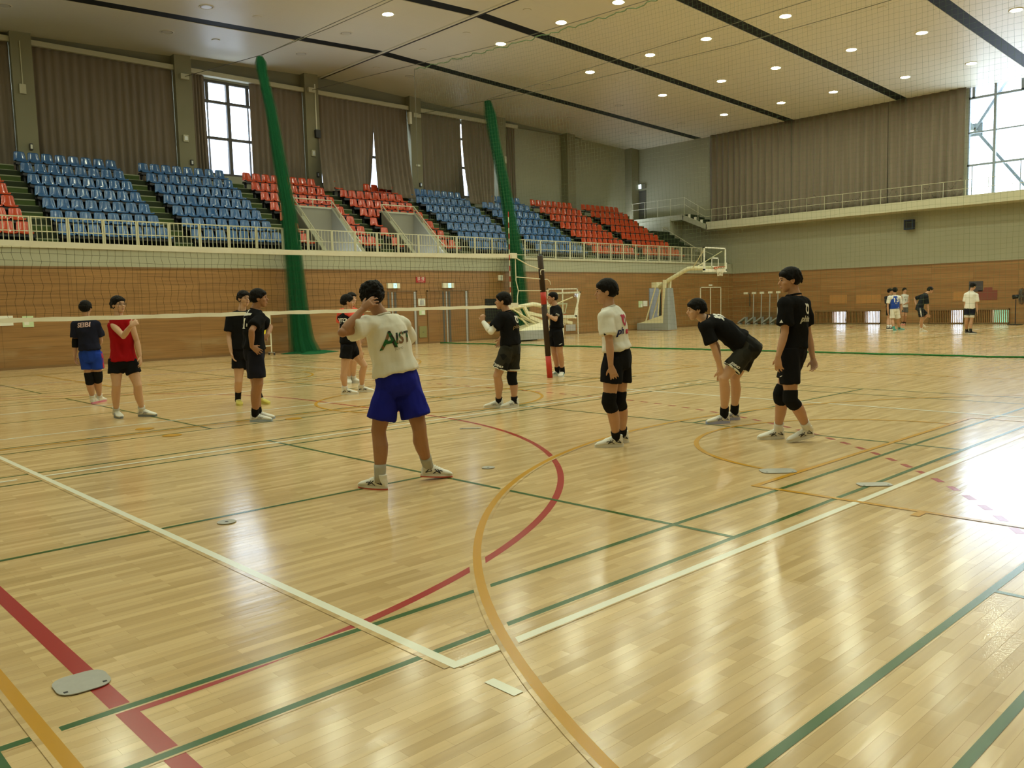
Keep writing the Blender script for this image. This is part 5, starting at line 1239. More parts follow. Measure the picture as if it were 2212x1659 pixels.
def person(key, label, tone='mid', shirt=(.009, .009, .010), shirtmat=None, sleeve=.72, sleeve_r=.078, hem=.05, shorts=(.009, .009, .011), shorts_hem=.62, shorts_r=.098, white_hem=False, hair='short', prints=(), socks=None, sock_h=.10,
           shoe=(.72, .71, .66), sole=(.70, .69, .64), mark=None, kneepads='', elbowpad='', armsleeve='', anklepads=False, near=True, build=1.0, curl=(.35, .35), palm=None, glasses=False, stripe=None, extra=None, yoke=None, hem_tilt=0.0, vest=None, undershort=None, collar=None, handscale=1.0, wr=None, legk=1.12, outsole=None, shorts_in=0.0):
    wr_amp = wr
    D = PD[key]; J = {k: V(v) for k, v in D.items() if k not in ('root', 'face')}
    root = V(D['root']); e = empty('person', root); tag(e, label, 'person')
    vox = .0056 if near else .010
    # frames
    up = V((0, 0, 1))
    hipx = (J['hr']-J['hl']); hipx.normalize()
    shx = (J['sr']-J['sl']); shx.normalize()
    pv, nk = J['pv'], J['nk']; sp = nk-pv; L = sp.length; sd = sp.normalized()
    fr_h = sd.cross(hipx)*-1; 
    face = V(D['face']); 
    def frame(t):
        x = hipx.lerp(shx, min(1, max(0, t))); x = (x-sd*x.dot(sd)).normalized(); f = x.cross(sd)*-1   # front = up x right ... 
        f = sd.cross(x)
        return x, f
    x0, f0 = frame(1)
    bow = .02
    def spine(t): 
        x, f = frame(t); return pv+sp*t-f*(bow*4*t*(1-t) if 0 < t < 1 else 0)
    def torso(mb, secs, n=24):
        S = []
        for t, w, d_, fo in secs:
            x, f = frame(t); S.append((spine(t)+f*fo, x*w*build, f*d_*build))
        loft(mb, S, n)
    body = MB()
    k = L/.54
    torso(body, [(-.15*1/k, .11, .09, 0), (-.06, .148, .104, -.01), (.05, .148, .104, -.01), (.25, .130, .094, 0), (.42, .124, .09, .0), (.62, .138, .098, .0), (.80, .143, .094, 0), (.92, .105, .070, 0), (1.0, .062, .057, 0)])
    # neck and head
    hd = J['hd']; F = face.normalized(); U = (up-F*up.dot(F)); 
    hd = nk+(hd-nk).normalized()*min(max((hd-nk).length, .15), .20)
    neckd = (hd-nk).normalized(); U = (U.normalized()*1.2+neckd*.25); U = (U-F*U.dot(F)).normalized(); R = F.cross(U)
    AX = (R, F, U)
    def H(x, y, z): return hd+R*x+F*y+U*z
    limb(body, [spine(.90), nk, nk.lerp(H(0, -.02, -.06), .5), H(0, -.018, -.05), H(0, -.01, 0)], [.074, .060, .055, .055, .05], F, 14)
    head = body
    ellip(head, H(0, -.014, .028), .074, .093, .084, AX, 18, 12)
    S = []
    for z, cy, rx, ry in ((.055, .018, .066, .070), (.02, .022, .068, .068), (-.02, .024, .065, .064), (-.05, .028, .057, .059), (-.08, .036, .045, .049), (-.103, .050, .028, .030), (-.112, .056, .012, .013)):
        S.append((H(0, cy, z), R*rx, F*ry))
    loft(head, S, 20)
    limb(head, [H(0, .078, .022), H(0, .092, .0), H(0, .108, -.022), H(0, .094, -.034)], [(.007, .009), (.009, .011), (.011, .015), (.008, .014)], F, 10)
    ellip(head, H(0, .083, .032), .045, .012, .010, AX, 12, 8)
    ellip(head, H(0, .084, -.058), .022, .014, .012, AX, 12, 8)
    for s in (1, -1):
        ellip(head, H(s*.042, .055, -.02), .024, .026, .024, AX, 10, 8)
        ear = (R, (F*.95-R*s*.35).normalized(), U)
        ellip(head, H(s*.075, -.012, -.008), .009, .021, .033, AX, 10, 8)
        ellip(head, H(s*.078, -.020, -.002), .008, .016, .026, AX, 10, 8)
    # arms
    arms = {}
    for s in 'lr':
        sh, el, wr, kn = J['s'+s], J['e'+s], J['w'+s], J['k'+s]
        sgn = 1 if s == 'r' else -1
        ref = f0
        cl = spine(.86)+x0*sgn*.07
        limb(body, [cl, cl.lerp(sh, .5), sh, sh.lerp(el, .08)], [.058, .056, .050, .046], ref, 12)
        ts = (0, .2, .5, .8, 1)
        pts = interp(sh, el, ts)+interp(el, wr, (.12, .3, .55, .8, 1))
        limb(body, pts, [.048, .049, .044, .039, .037, .038, .040, .036, .029, .026], ref, 14)
        ellip(body, el, .038, .038, .038)
        arms[s] = (sh, el, wr, kn)
        c = curl[0] if s == 'l' else curl[1]
        fd = (wr-el).normalized()
        pn = (palm or {}).get(s)
        pn = V(pn) if pn is not None else (-x0*sgn)
        tipd = (kn-wr).normalized()
        sdv = f0 if abs(tipd.dot(f0)) < .8 else up
        hand(body, wr, wr+tipd*.19, pn, sdv, c, .14, handscale)
    # legs
    legs = {}
    for s in 'lr':
        h_, kn, an, to = J['h'+s], J['n'+s], J['a'+s], J['t'+s]
        sgn = 1 if s == 'r' else -1
        fk = (to-an); fk.z = 0; fk.normalize()
        pts = interp(h_, kn, (-.05, .12, .35, .65, .88, 1))+interp(kn, an, (.12, .30, .5, .75, .93, 1))
        limb(body, pts, [q_*(legk if 2 < i_ < 10 else 1+(legk-1)*.4) for i_, q_ in enumerate((.084, .087, .080, .066, .055, .053, .051, .055, .050, .038, .033, .033))], fk, 16, off=[0, 0, .004, .004, .002, .002, -.004, -.014, -.012, -.004, -.002, 0])
        ellip(body, kn+fk*.012, .044*legk, .044*legk, .048)
        limb(body, [an, an+V((0, 0, -.03))+fk*.02, an+fk*.10+V((0, 0, -.055))], [.034, .036, .028], fk, 10)
        legs[s] = (h_, kn, an, to, fk)
    me = remesh(body, 'body', vox, 3, .45)
    bo = link('body', me, skinm(tone), e, True)
    # face features
    for s in (1, -1):
        m_ = MB(); ellip(m_, H(s*.030, .0815, .010), .0135, .007, .0052, AX, 10, 6); m_.build('eye', EYE, e, True)
        m_ = MB(); limb(m_, [H(s*.014, .088, .029), H(s*.030, .088, .034), H(s*.046, .076, .029)], [.0028, .0042, .0022], U, 6); m_.build('eyebrow', HAIR, e, True)
    m_ = MB(); ellip(m_, H(0, .0945, -.055), .019, .005, .0042, AX, 10, 6); ellip(m_, H(0, .0925, -.064), .016, .006, .0042, AX, 10, 6); m_.build('mouth', LIP, e, True)
    if glasses:
        m_ = MB()
        for s in (1, -1):
            m_.tube([H(s*.032+.022*math.cos(a), .100-.006*abs(math.cos(a)), .010+.017*math.sin(a)) for a in [2*PI*q/16 for q in range(17)]], .0016, 5, caps=False)
            m_.tube([H(s*.054, .094, .012), H(s*.078, .0, .010)], .0016, 5)
        m_.tube([H(-.010, .100, .014), H(.010, .100, .014)], .0016, 5)
        m_.build('glasses', M['dark'], e)
    # hair
    hb = MB(); rn = random.Random(hash(key) % 1000 if False else sum(map(ord, key)))
    full = {'short': 1.0, 'crop': .72, 'curly': 1.0, 'mush': 1.1}[hair]; t_ = .014*full
    ellip(hb, H(0, -.018, .048), .074+t_, .090+t_*.9, .066+t_*1.6, AX, 20, 12)
    ellip(hb, H(0, -.045, .010), .072+t_, .064+t_, .072 if hair != 'crop' else .060, AX, 18, 10)
    if hair != 'crop':
        ellip(hb, H(0, .052, .066), .066+t_*.6, .040, .030+t_*.5, AX, 16, 8)
        for s in (1, -1): ellip(hb, H(s*.066, -.004, .032), .020, .052, .034, AX, 12, 8)
    else: ellip(hb, H(0, .03, .068), .062, .05, .030, AX, 16, 8)
    nl = {'short': 120, 'crop': 0, 'curly': 170, 'mush': 150}[hair]
    for q in range(nl):
        a = rn.uniform(0, 2*PI); z = rn.uniform(-.01, .10) if hair != 'curly' else rn.uniform(-.02, .125)
        ca, sa = math.cos(a), math.sin(a)     # sa>0 = front
        if sa > .35: z = rn.uniform(.045, .105)
        rr = math.sqrt(max(.02, 1-((z-.03)/.105)**2))
        p = H(ca*(.082+t_*.4)*rr, -.018+sa*(.098+t_*.4)*rr, z)
        if hair == 'curly':
            ellip(hb, p+V((rn.uniform(-.004, .004),)*3), .014, .014, .014, None, 6, 5); continue
        dn = -U*(.7+.3*rn.random())+(R*ca+F*sa)*.18+R*rn.uniform(-.35, .35)
        ln = rn.uniform(.03, .05)
        p2 = p+dn.normalized()*ln*.6; p3 = p2+(dn-(R*ca+F*sa)*.5).normalized()*ln*.5
        if U.dot(p3-hd) < (.032 if sa > .35 else (-.012 if abs(ca) > .75 else -.055)): continue
        limb(hb, [p-dn*.01, p, p2, p3], [.006, .009, .007, .0015], R, 6)
    hm = remesh(hb, 'hair', .0058 if near else .009, 1, .3)
    wrinkle(hm, .0035 if hair != 'curly' else .006, 55 if hair != 'curly' else 70, seed=len(key), stretch=(1, 1, .35) if hair != 'curly' else (1, 1, 1))
    link('hair', hm, HAIR, e, True)
    # shirt
    sb = MB(); hemt = hem/L
    torso(sb, [(hemt-.10/k*0, .178, .140, -.004), (hemt+.05, .172, .134, -.004), (.25+hemt*.3, .157, .119, 0), (.45, .155, .117, .0), (.62, .160, .120, .0), (.80, .163, .114, 0), (.905, .132, .092, 0), (.975, .086, .072, 0)] if sleeve or True else [])
    for s in 'lr':
        sh, el, wr, kn = arms[s]; sgn = 1 if s == 'r' else -1
        cl = spine(.84)+x0*sgn*.06
        limb(sb, [cl, cl.lerp(sh, .55), sh+x0*sgn*.004], [(.086, .078), (.080, .076), .072], f0, 14)
        if sleeve:
            ellip(sb, sh, .077, .077, .074)
            limb(sb, [sh.lerp(el, -.05), sh.lerp(el, .15), sh.lerp(el, sleeve*.6), sh.lerp(el, sleeve)], [.070, .073, sleeve_r*.97, sleeve_r], f0, 16)
    sm = remesh(sb, 'shirt', .009 if near else .012, 5, .5)
    wrinkle(sm, (.020 if near else .010) if wr_amp is None else wr_amp, 6.5, seed=len(key)+2, stretch=(1, 1, .6))
    smat = shirtmat or cm_('shirt_'+key, shirt, rough=.92, spec=.08, bump=.3, bscale=18)
    so = link('shirt', sm, smat, e, True)
    if yoke:
        yb = MB(); 
        for s in 'lr':
            sh, el, wr, kn = arms[s]; sgn = 1 if s == 'r' else -1
            limb(yb, [spine(.93)+x0*sgn*.03, spine(.89)+x0*sgn*.09, sh+sd*.012, sh.lerp(el, .32)], [(.092, .06), (.090, .066), .075, .076], f0, 14)
        ym = remesh(yb, 'shoulder_panel', .010, 4); link('shoulder_panel', ym, cm_('yoke_'+key, yoke, rough=.9, spec=.1), e, True)
    # neckband
    nb = MB(); 
    cc = spine(.985)
    x_, f_2 = frame(1)
    nb.tube([cc+x_*.074*math.cos(a)+f_2*(.062*math.sin(a)+.004)+sd*(-.014*math.sin(a)) for a in [2*PI*q/24 for q in range(25)]], .0085, 8, caps=False)
    nb.build('neckband', cm_('band_'+key, collar or [c*.9 for c in shirt], rough=.9, spec=.1), e, True)
    if vest:
        vb = MB(); torso(vb, [(hemt-.06, .192, .148, 0), (.25, .184, .140, 0), (.5, .182, .138, 0), (.70, .165, .138, 0), (.84, .125, .128, 0), (.93, .105, .104, 0)])
        vm = remesh(vb, 'bib', .011, 4); link('bib', vm, cm_('bib_'+key, vest, rough=.85, spec=.15), e, True)
    # shorts
    hb = MB()
    torso(hb, [(-.24/k, .130, .110, -.006), (-.14/k, .158, .122, -.006), (-.05, .164, .126, -.008), (.06, .160, .122, -.006), (max(.12, hemt+.06), .150, .112, 0)])
    hems = []
    for s in 'lr':
        h_, kn, an, to, fk = legs[s]; sgn = 1 if s == 'r' else -1
        q = shorts_hem
        ps = interp(h_, kn, (-.12, .05, q*.55, q*.9, q))
        sh_off = hipx*sgn*(.004-shorts_in)
        limb(hb, [ps[0]+sh_off, ps[1]+sh_off, ps[2]+sh_off*1.3, ps[3]+sh_off*1.3, ps[4]+sh_off*1.3], [.094, .101, shorts_r, shorts_r*1.03, shorts_r*1.04], fk, 18)
        if s == 'r':
            cw = J['hl'].lerp(J['nl'], q*.42).lerp(h_.lerp(kn, q*.42), .5)
            if (J['hl'].lerp(J['nl'], q*.42)-h_.lerp(kn, q*.42)).length < .34: ellip(hb, cw, .075, .075, .085)
        hems.append((ps[4]+sh_off*1.3, (kn-h_).normalized(), fk))
    hm = remesh(hb, 'shorts', .009 if near else .012, 5, .5)
    wrinkle(hm, .014 if near else .007, 8.0, seed=len(key)+5, stretch=(1, 1, .5))
    smt = cm_('shorts_'+key, shorts, rough=.88, spec=.10, bump=.25, bscale=20) if not isinstance(shorts, str) else PM[shorts]
    sho = link('shorts', hm, smt, e, True)
    if white_hem or undershort:
        wh = MB(); uu = MB()
        for c, d, fk in hems:
            if white_hem: limb(wh, [c-d*.012, c+d*.004], [shorts_r*1.07, shorts_r*1.08], fk, 22)
            if undershort: limb(uu, [c-d*.05, c+d*.09], [shorts_r*.90, shorts_r*.90], fk, 20)
        if white_hem: wh.build('hem_band', M['paper'], e, True)
        if undershort: uu.build('undershorts', cm_('under_'+key, undershort, rough=.9), e, True)
    if stripe:
        bv = BVHTree.FromPolygons([v.co.copy() for v in hm.vertices], [tuple(p.vertices) for p in hm.polygons])
        for s in 'lr':
            st_ = MB()
            h_, kn, an, to, fk = legs[s]; sgn = 1 if s == 'r' else -1; rows = []
            for q in range(11):
                c = h_.lerp(kn, -.1+(shorts_hem+.08)*q/10); row = []
                for w in (-.022, .022):
                    hit = bv.ray_cast(c+hipx*sgn*.4+fk*w, -hipx*sgn)
                    row.append((hit[0] or c)+hipx*sgn*.003)
                rows.append(row)
            for a, b in zip(rows, rows[1:]): st_.add([a[0], a[1], b[1], b[0]], [(0, 1, 2, 3)])
            st_.build('side_stripe', cm_('stripe_'+key, stripe, rough=.85), e)
    # shoes, socks, pads
    sc_ = .275
    for s in 'lr':
        h_, kn, an, to, fk = legs[s]
        lat = fk.cross(up); 
        lift = an.z-.085
        toe_z = to.z-.02 if lift < .12 else to.z
        heel = V((an.x, an.y, max(0, lift)))-fk*.062
        tip = heel+fk*sc_; tip.z = 0 if lift < .12 else lift*.6
        fw = (tip-heel).normalized(); un = lat.cross(fw)
        if un.z < 0: un = -un
        def Q(a, b, c): return heel+fw*a+lat*b+un*c
        ub = MB()
        S = []
        for a, w, c0, c1 in ((.000, .024, .02, .085), (.016, .034, .014, .112), (.06, .039, .012, .118), (.10, .042, .012, .108), (.15, .048, .012, .088), (.20, .051, .012, .070), (.25, .046, .012, .055), (.278, .028, .014, .040)):
            S.append((Q(a, 0, (c0+c1)/2), lat*w, un*(c1-c0)/2))
        loft(ub, S, 18)
        limb(ub, [Q(.052, 0, .06), Q(.046, 0, .128)], [(.050, .042), (.048, .041)], fw, 16)
        um = remesh(ub, 'shoe', .0055 if near else .008, 3, .5)
        sho_ = link('shoe', um, cm_('upper_%s' % (str(shoe)), shoe, rough=.6, spec=.3), e, True)
        ob = MB(); n = 26; out = []
        for q in range(n):
            a = 2*PI*q/n; xx = .139+.150*math.cos(a); ww = (.046+.008*math.cos(a))*math.sin(a)
            out.append(Q(xx, ww, .0))
        ob.prism(out, un*.030)
        if outsole: 
            o2 = MB(); o2.prism([V(v_)+un*.0-fw*.0 for v_ in [Q(.139+.1505*math.cos(2*PI*q/n), (.0465+.0085*math.cos(2*PI*q/n))*math.sin(2*PI*q/n), -.0) for q in range(n)]], un*.011); o2.build('outsole', cm_('outsole_%s' % str(outsole), outsole, rough=.6), sho_)
        ob.build('sole', cm_('sole_%s' % (str(sole)), sole, rough=.6, spec=.3), sho_)
        lc = MB()
        for q in range(4): lc.tube([Q(.09+.022*q, -.026, .106-.0090*q), Q(.097+.022*q, 0, .1125-.0090*q), Q(.09+.022*q, .026, .106-.0090*q)], .0028, 5)
        lc.build('laces', M['paper'], sho_)
        if mark:
            mk = MB()
            bvs = BVHTree.FromPolygons([v.co.copy() for v in um.vertices], [tuple(p.vertices) for p in um.polygons])
            def strip(path, w):
                for sg in (1, -1):
                    P_ = []
                    for (a, c) in path:
                        hit = bvs.ray_cast(Q(a, sg*.12, c), -lat*sg)
                        if hit[0] is None: return
                        P_.append(hit[0]+lat*sg*.002)
                    mk.tube(P_, w, 5)
            strip([(.09, .036), (.115, .054), (.15, .062), (.17, .058)], .0042); strip([(.10, .075), (.125, .052), (.155, .038)], .0042); strip([(.125, .074), (.15, .044)], .0036); strip([(.02, .045), (.055, .082), (.075, .060), (.02, .045)], .005)
            mk.build('side_mark', cm_('mark_%s' % str(mark), mark, rough=.5), sho_)
        if socks:
            ls = (kn-an).normalized()
            sk = MB(); limb(sk, [an-ls*.03, an+ls*.03, an+ls*sock_h*.7, an+ls*sock_h], [.043*max(1, legk*.97), .042*max(1, legk*.97), .044*max(1, legk*.97), .046*max(1, legk*.97)], fk, 16, off=[0, 0, -.002, -.004])
            cols = socks if isinstance(socks[0], (tuple, list)) else [socks]
            so_ = sk.build('sock', cm_('sock_%s' % str(cols[0]), cols[0], rough=.95, spec=.05, bump=.2, bscale=80), e, True)
            if len(cols) > 1:
                s2 = MB()
                for q in (.45, .72): limb(s2, [an+ls*sock_h*q, an+ls*sock_h*(q+.10)], [.0445, .0450], fk, 16, off=[-.003, -.003])
                s2.build('sock_stripe', cm_('sock_%s' % str(cols[1]), cols[1], rough=.95), so_, True)
        if anklepads:
            ls = (kn-an).normalized()
            ap = MB(); limb(ap, [an-ls*.02, an+ls*.03, an+ls*.10, an+ls*.13], [.046, .050, .051, .049], fk, 16, off=[0, 0, -.004, -.006]); m_ = remesh(ap, 'ankle_support', .007, 3); wrinkle(m_, .004, 25, seed=3); link('ankle_support', m_, PAD, e, True)
        if s in kneepads:
            u1, u2 = (h_-kn).normalized(), (an-kn).normalized()
            kp = MB(); limb(kp, [kn+u1*.095, kn+u1*.06, kn, kn+u2*.06, kn+u2*.10], [.072, .073, .073, .070, .068], fk, 18, off=[.004, .006, .010, .002, -.008])
            ellip(kp, kn+fk*.030, .045, .045, .060); m_ = remesh(kp, 'knee_pad', .008, 4); wrinkle(m_, .003, 22, seed=4); link('knee_pad', m_, PAD, e, True)
    for s in elbowpad:
        sh, el, wr, kn = arms[s]; u1, u2 = (sh-el).normalized(), (wr-el).normalized()
        kp = MB(); limb(kp, [el+u1*.07, el, el+u2*.08], [.050, .052, .048], f0, 16); m_ = remesh(kp, 'elbow_pad', .007, 3); link('elbow_pad', m_, PAD, e, True)
    for s in armsleeve:
        sh, el, wr, kn = arms[s]
        kp = MB(); limb(kp, interp(sh, el, (.55, .8, 1))+interp(el, wr, (.15, .35, .7, .98)), [.048, .045, .044, .046, .047, .038, .031], f0, 16); ellip(kp, el, .044, .044, .044); m_ = remesh(kp, 'arm_sleeve', .0065, 3); link('arm_sleeve', m_, cm_('sleeve_white', (.78, .77, .74), rough=.9), e, True)
    # printed lettering, laid on the cloth
    trees = {}
    def lay(txt, where, size, col, on='shirt', shear=0., bold=0., spacing=1., nm='print'):
        src = {'shirt': sm, 'shorts': hm}[on] if not vest or on != 'shirt' else vm
        if src.name not in trees: trees[src.name] = BVHTree.FromPolygons([v.co.copy() for v in src.vertices], [tuple(p.vertices) for p in src.polygons])
        bv = trees[src.name]; c, nrm, upv = where
        nrm = nrm.normalized(); upv = (upv-nrm*upv.dot(nrm)).normalized(); rt = upv.cross(nrm)
        if callable(txt): me = txt(size)
        else: me = text_mesh(txt, size, shear, bold, spacing, .014)
        n = len(me.vertices); bad = 0
        base = bv.ray_cast(c+nrm*.5, -nrm); last = base[0] or c
        for v in me.vertices:
            p = c+rt*v.co.x+upv*v.co.y
            hit = bv.ray_cast(p+nrm*.5, -nrm)
            if hit[0] is None: hit = bv.find_nearest(p)
            v.co = hit[0]+nrm*.0025+hit[1]*.0015
        me.update(); o = link(nm, me, cm_('ink_%s' % str(col), col, rough=.7, spec=.2) if not isinstance(col, str) else PM[col], e); return o
    ctx = dict(spine=spine, frame=frame, sd=sd, hipx=hipx, legs=legs, arms=arms, x0=x0, f0=f0, lay=lay, e=e, J=J, H=H)
    for p in prints: p(ctx)
    if extra: extra(ctx)
    return e

def back(txt, t, size, col, dx=0., **k):
    def f(c):
        x, fr = c['frame'](t); c['lay'](txt, (c['spine'](t)+x*dx, -fr, c['sd']), size, col, **k)
    return f
def front(txt, t, size, col, dx=0., **k):
    def f(c):
        x, fr = c['frame'](t); c['lay'](txt, (c['spine'](t)+x*dx, fr, c['sd']), size, col, **k)
    return f
def sleevemark(s, t, size, col, txt='▲', **k):
    def f(c):
        sh, el, wr, kn = c['arms'][s]; sg = 1 if s == 'r' else -1; d = (sh-el).normalized()
        c['lay'](txt, (sh.lerp(el, t), c['x0']*sg+c['f0']*k.get('fw', 0), d), size, col)
    return f
def legprint(s, t, size, col, txt, fw=0.0, dx=0.0, **k):
    def f(c):
        h_, kn, an, to, fk = c['legs'][s]; sg = 1 if s == 'r' else -1; d = (h_-kn).normalized(); out = (c['hipx']*sg+fk*fw).normalized()
        c['lay'](txt, (h_.lerp(kn, t)+fk*dx, out, d), size, col, on='shorts', **k)
    return f
def ring_mark(size):
    """round mark: open ring with a stem, like the one on the team shirts"""
    b = MB(); N = 40; o_ = []; i_ = []
    for k in range(N):
        a = 2*PI*k/N; o_.append((.5*size*math.cos(a)*.85, .5*size*math.sin(a), 0)); i_.append((.26*size*math.cos(a)*.8-.0*size, .26*size*math.sin(a)-.03*size, 0))
    vs = o_+i_; b.add(vs, [(k, (k+1) % N, N+(k+1) % N, N+k) for k in range(N) if not (14 <= k <= 16)])
    b.add([(-.42*size, .50*size, 0), (-.20*size, .52*size, 0), (-.14*size, .05*size, 0), (-.30*size, -.02*size, 0)], [(0, 1, 2, 3)])
    me = b.mesh('ring'); bm = bmesh.new(); bm.from_mesh(me); bmesh.ops.triangulate(bm, faces=bm.faces)
    for _ in range(2): bmesh.ops.subdivide_edges(bm, edges=[e_ for e_ in bm.edges if e_.calc_length() > .012], cuts=1); bmesh.ops.triangulate(bm, faces=bm.faces)
    bm.to_mesh(me); bm.free(); return me
def swoosh(size):
    b = MB(); n = 12; up_ = [(-.5+k/n, .12*math.sin(PI*k/n)+.25*(k/n), 0) for k in range(n+1)]; lo = [(-.5+k/n, -.06*math.sin(PI*k/n)+.25*(k/n), 0) for k in range(n+1)]
    b.add([(x*size, y*size, 0) for x, y, z in up_+lo], [(k, k+1, n+2+k, n+1+k) for k in range(n)]); return b.mesh('mark')

W_ = (.74, .73, .68); WG = (.50, .49, .42)
camo = mat('camo_dark', (.030, .030, .022), .85, .15); PM['camo_dark'] = camo
nt = camo.node_tree; bb = nt.nodes['Principled BSDF']; tc = nd(nt, 'ShaderNodeTexCoord'); vo = nd(nt, 'ShaderNodeTexVoronoi', Scale=9.0); nt.links.new(tc.outputs['Object'], vo.inputs['Vector'])
sx = nd(nt, 'ShaderNodeSeparateColor'); nt.links.new(vo.outputs['Color'], sx.inputs[0]); rp = nd(nt, 'ShaderNodeValToRGB'); rp.color_ramp.interpolation = 'CONSTANT'
rp.color_ramp.elements[0].color = (.010, .010, .009, 1); rp.color_ramp.elements[1].position = .45; rp.color_ramp.elements[1].color = (.021, .021, .016, 1); q = rp.color_ramp.elements.new(.75); q.color = (.030, .029, .022, 1)
nt.links.new(sx.outputs[0], rp.inputs['Fac']); nt.links.new(rp.outputs['Color'], bb.inputs['Base Color'])
# two-tone ink of the large back print: green and brown patches
ink = mat('ink_patches', (.1, .1, .05), .7, .2); PM['ink_patches'] = ink
nt = ink.node_tree; bb = nt.nodes['Principled BSDF']; tc = nd(nt, 'ShaderNodeTexCoord'); no_ = nd(nt, 'ShaderNodeTexNoise', Scale=16.0); nt.links.new(tc.outputs['Object'], no_.inputs['Vector'])
rp = nd(nt, 'ShaderNodeValToRGB'); rp.color_ramp.interpolation = 'CONSTANT'; rp.color_ramp.elements[0].color = (.03, .028, .02, 1); rp.color_ramp.elements[1].position = .45; rp.color_ramp.elements[1].color = (.02, .12, .035, 1); q = rp.color_ramp.elements.new(.56); q.color = (.20, .11, .05, 1)
nt.links.new(no_.outputs['Fac'], rp.inputs['Fac']); nt.links.new(rp.outputs['Color'], bb.inputs['Base Color'])
KAN = '航'
person('aist', 'person with back turned in white T-shirt and royal blue shorts, hand on head', 'tan', shirt=(.70, .68, .60), sleeve=.62, sleeve_r=.092, hem=.06, shorts=(.012, .016, .24), shorts_hem=.74, shorts_r=.116, hair='curly',
    prints=[back('A', .60, .19, 'ink_patches', dx=-.07, shear=.25, bold=.004), back('LIST'[1:], .60, .125, 'ink_patches', dx=.065, shear=.2, bold=.003, spacing=1.0), back('JOSHO', .46, .026, (.3, .28, .2), dx=.02)],
    socks=(.40, .39, .34), sock_h=.12, mark=(.02, .02, .025), outsole=(.60, .10, .06), legk=1.16, shorts_in=.006, build=1.08, curl=(.45, .3), palm={'l': (.6, .3, -.1)})
person('seibi', 'person in navy T-shirt lettered SEIBI and blue shorts, beyond the net', 'mid', shirt=(.014, .015, .030), hem=.07, shorts=(.014, .045, .33), shorts_hem=.62, hair='mush', prints=[back('SEIBI', .80, .105, (.62, .42, .42), bold=.003)],
    socks=(.70, .69, .66), sock_h=.08, sole=(.60, .20, .26), kneepads='lr', elbowpad='l', stripe=(.40, .02, .04))
person('red', 'person with glasses in red sleeveless shirt, holding one shoulder', 'light', shirt=(.33, .008, .012), sleeve=0, hem=-.02, shorts_hem=.50, hair='short', glasses=True, socks=(.60, .59, .55), sock_h=.07, mark=(.3, .3, .33), curl=(.35, .75), palm={'r': (.1, .9, -.2)}, sole=(.20, .22, .25))
person('yellow', 'person with glasses in black T-shirt and yellow shoes', 'light', hem=.02, shorts_hem=.52, hair='short', glasses=True, sleeve_r=.082, socks=((.015, .015, .02), (.35, .42, .45)), sock_h=.19, shoe=(.60, .52, .10), sole=(.62, .56, .16))
person('kanji', 'person in black T-shirt with white character, hand on hip', 'tan', hem=.03, shorts=(.012, .012, .020), shorts_hem=.80, shorts_r=.108, hair='short', build=1.05, sleeve_r=.080, anklepads=True, legk=1.25, mark=(.35, .35, .38), prints=[back(KAN, .72, .26, W_, dx=.0, bold=.006)], sole=(.35, .42, .52))
person('orangeblk', 'person in black shirt with orange shoulders and white lettering, stepping away', 'light', hem=.03, shorts_hem=.45, hair='mush', yoke=(.70, .09, .06), prints=[back('DAITO', .72, .088, W_, bold=.004, shear=.15), back('VOLLEYBALL', .64, .022, W_)], mark=(.02, .02, .02), socks=(.68, .66, .62), sock_h=.07)
person('orange2', 'person in orange shirt mostly hidden behind another player', 'light', shirt=(.70, .10, .06), hem=.0, shorts_hem=.5, hair='short', socks=(.68, .66, .62), sock_h=.08)
person('phiten', 'person in black with one white arm sleeve, fist raised', 'mid', hem=.02, shorts='camo_dark', shorts_hem=.72, white_hem=True, hair='mush', armsleeve='l', kneepads='r', socks=(.015, .014, .016), sock_h=.07, mark=(.3, .3, .3), curl=(1.15, .5),
    prints=[back(ring_mark, .74, .105, W_, dx=.02), back('phiten', .54, .080, (.30, .20, .09), dx=.015, shear=.2), sleevemark('l', .58, .035, W_), legprint('l', .60, .040, W_, 'JOSHO', dx=-.01, shear=.2, bold=.002), legprint('l', .52, .06, W_, swoosh, fw=.7, dx=.06)])
person('post', 'person with cropped hair tying rope at the volleyball post', 'mid', hem=.06, shorts_hem=.68, hair='crop', anklepads=True, sole=(.60, .66, .64), mark=(.05, .25, .24), curl=(.9, .8), prints=[legprint('l', .60, .075, W_, swoosh, dx=.02), sleevemark('l', .5, .05, W_, 'MSE'), front('MST', .62, .05, W_, dx=-.10)])
person('white', 'person in white T-shirt and black shorts with black knee pads', 'mid', shirt=(.72, .71, .66), hem=.07, shorts_hem=.52, shorts_r=.106, hair='mush', kneepads='lr', socks=(.014, .014, .016), sock_h=.09, mark=(.02, .02, .02), curl=(.22, .3), palm={'l': (.5, .6, 0)},
    prints=[back(ring_mark, .70, .115, (.45, .05, .10), dx=.0), back('ph', .50, .09, (.015, .02, .10), dx=-.085, shear=.25, bold=.003), back('en', .48, .080, (.50, .03, .05), dx=.035, shear=.25, bold=.004), sleevemark('l', .66, .030, (.02, .02, .02))])
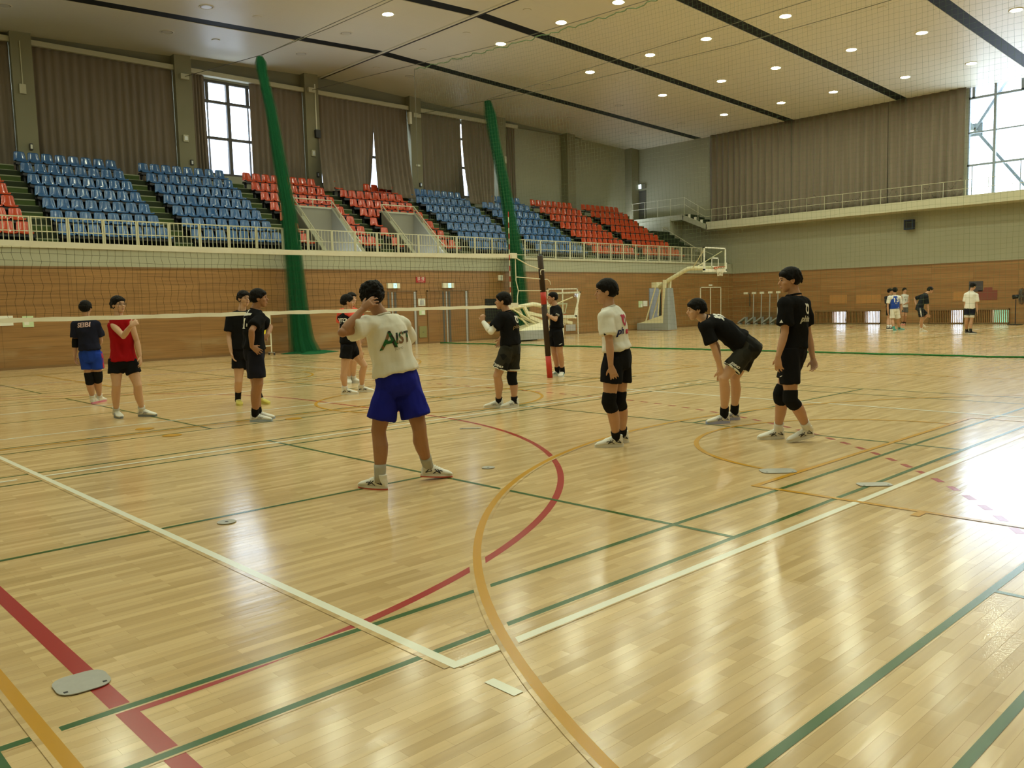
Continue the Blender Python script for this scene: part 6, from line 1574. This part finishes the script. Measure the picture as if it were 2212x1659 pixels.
person('bend', 'person in black bending forward with hands on knees', 'light', hem=.10, shorts='camo_dark', shorts_hem=.66, shorts_r=.106, white_hem=True, hair='mush', anklepads=True, mark=(.12, .14, .25), sole=(.42, .44, .68), curl=(.55, .55), palm={'l': (.6, .3, -.4), 'r': (.6, .3, -.4)}, build=1.06,
    prints=[back(KAN+'翔', .80, .12, W_, bold=.005), legprint('l', .55, .036, W_, 'JOSHO', dx=-.03, shear=.2, bold=.002), legprint('l', .56, .06, W_, swoosh, fw=.8, dx=.06)])
person('walk', 'person in black walking with black knee pads and white socks', 'mid', hem=.02, shorts_hem=.66, hair='short', kneepads='lr', socks=(.74, .73, .70), sock_h=.10, mark=(.02, .02, .02), curl=(.4, .5),
    prints=[back(ring_mark, .74, .105, W_, dx=.0), back('phiten', .56, .080, WG, dx=-.01, shear=.2, bold=.003), sleevemark('l', .60, .04, W_), legprint('l', .50, .05, W_, swoosh, fw=.9, dx=.05)])
person('far13', 'distant person in a blue bib numbered 13 over white', 'mid', shirt=(.72, .71, .66), hem=.03, shorts=(.70, .69, .62), shorts_hem=.85, hair='curly', near=False, vest=(.018, .06, .36), prints=[back('13', .62, .24, W_, bold=.008), back('MIE', .38, .06, W_)], socks=(.05, .25, .2), shoe=(.10, .34, .28), sole=(.3, .5, .45))
person('fardark', 'distant person in dark kit half hidden behind the blue bib', 'mid', shirt=(.02, .022, .035), near=False, hair='short', shoe=(.05, .05, .06), socks=(.6, .6, .58))
person('fartank', 'distant person in white sleeveless basketball shirt', 'mid', shirt=(.60, .60, .56), sleeve=0, near=False, hem=-.04, shorts=(.10, .10, .10), shorts_hem=.6, hair='short', prints=[front('JETS', .74, .075, (.05, .05, .06)), front('2', .5, .14, (.05, .05, .06))], socks=(.02, .02, .02), shoe=(.62, .24, .18), sole=(.62, .3, .24), armsleeve='')
person('farbend', 'distant person in black leaning forward to pull at one leg', 'mid', shirt=(.016, .019, .022), near=False, hem=.02, shorts=(.018, .02, .026), shorts_hem=.8, hair='short', socks=(.68, .67, .62), shoe=(.70, .66, .55), stripe=(.6, .6, .58), palm={'r': (.2, .2, 1)})
person('farwhite', 'distant person in white T-shirt and dark shorts near the fan', 'mid', shirt=(.73, .72, .67), near=False, hem=-.03, shorts=(.014, .016, .03), shorts_hem=.55, undershort=(.66, .64, .60), hair='short', socks=(.02, .02, .02), shoe=(.05, .05, .055), sole=(.6, .6, .57), sleeve_r=.09)
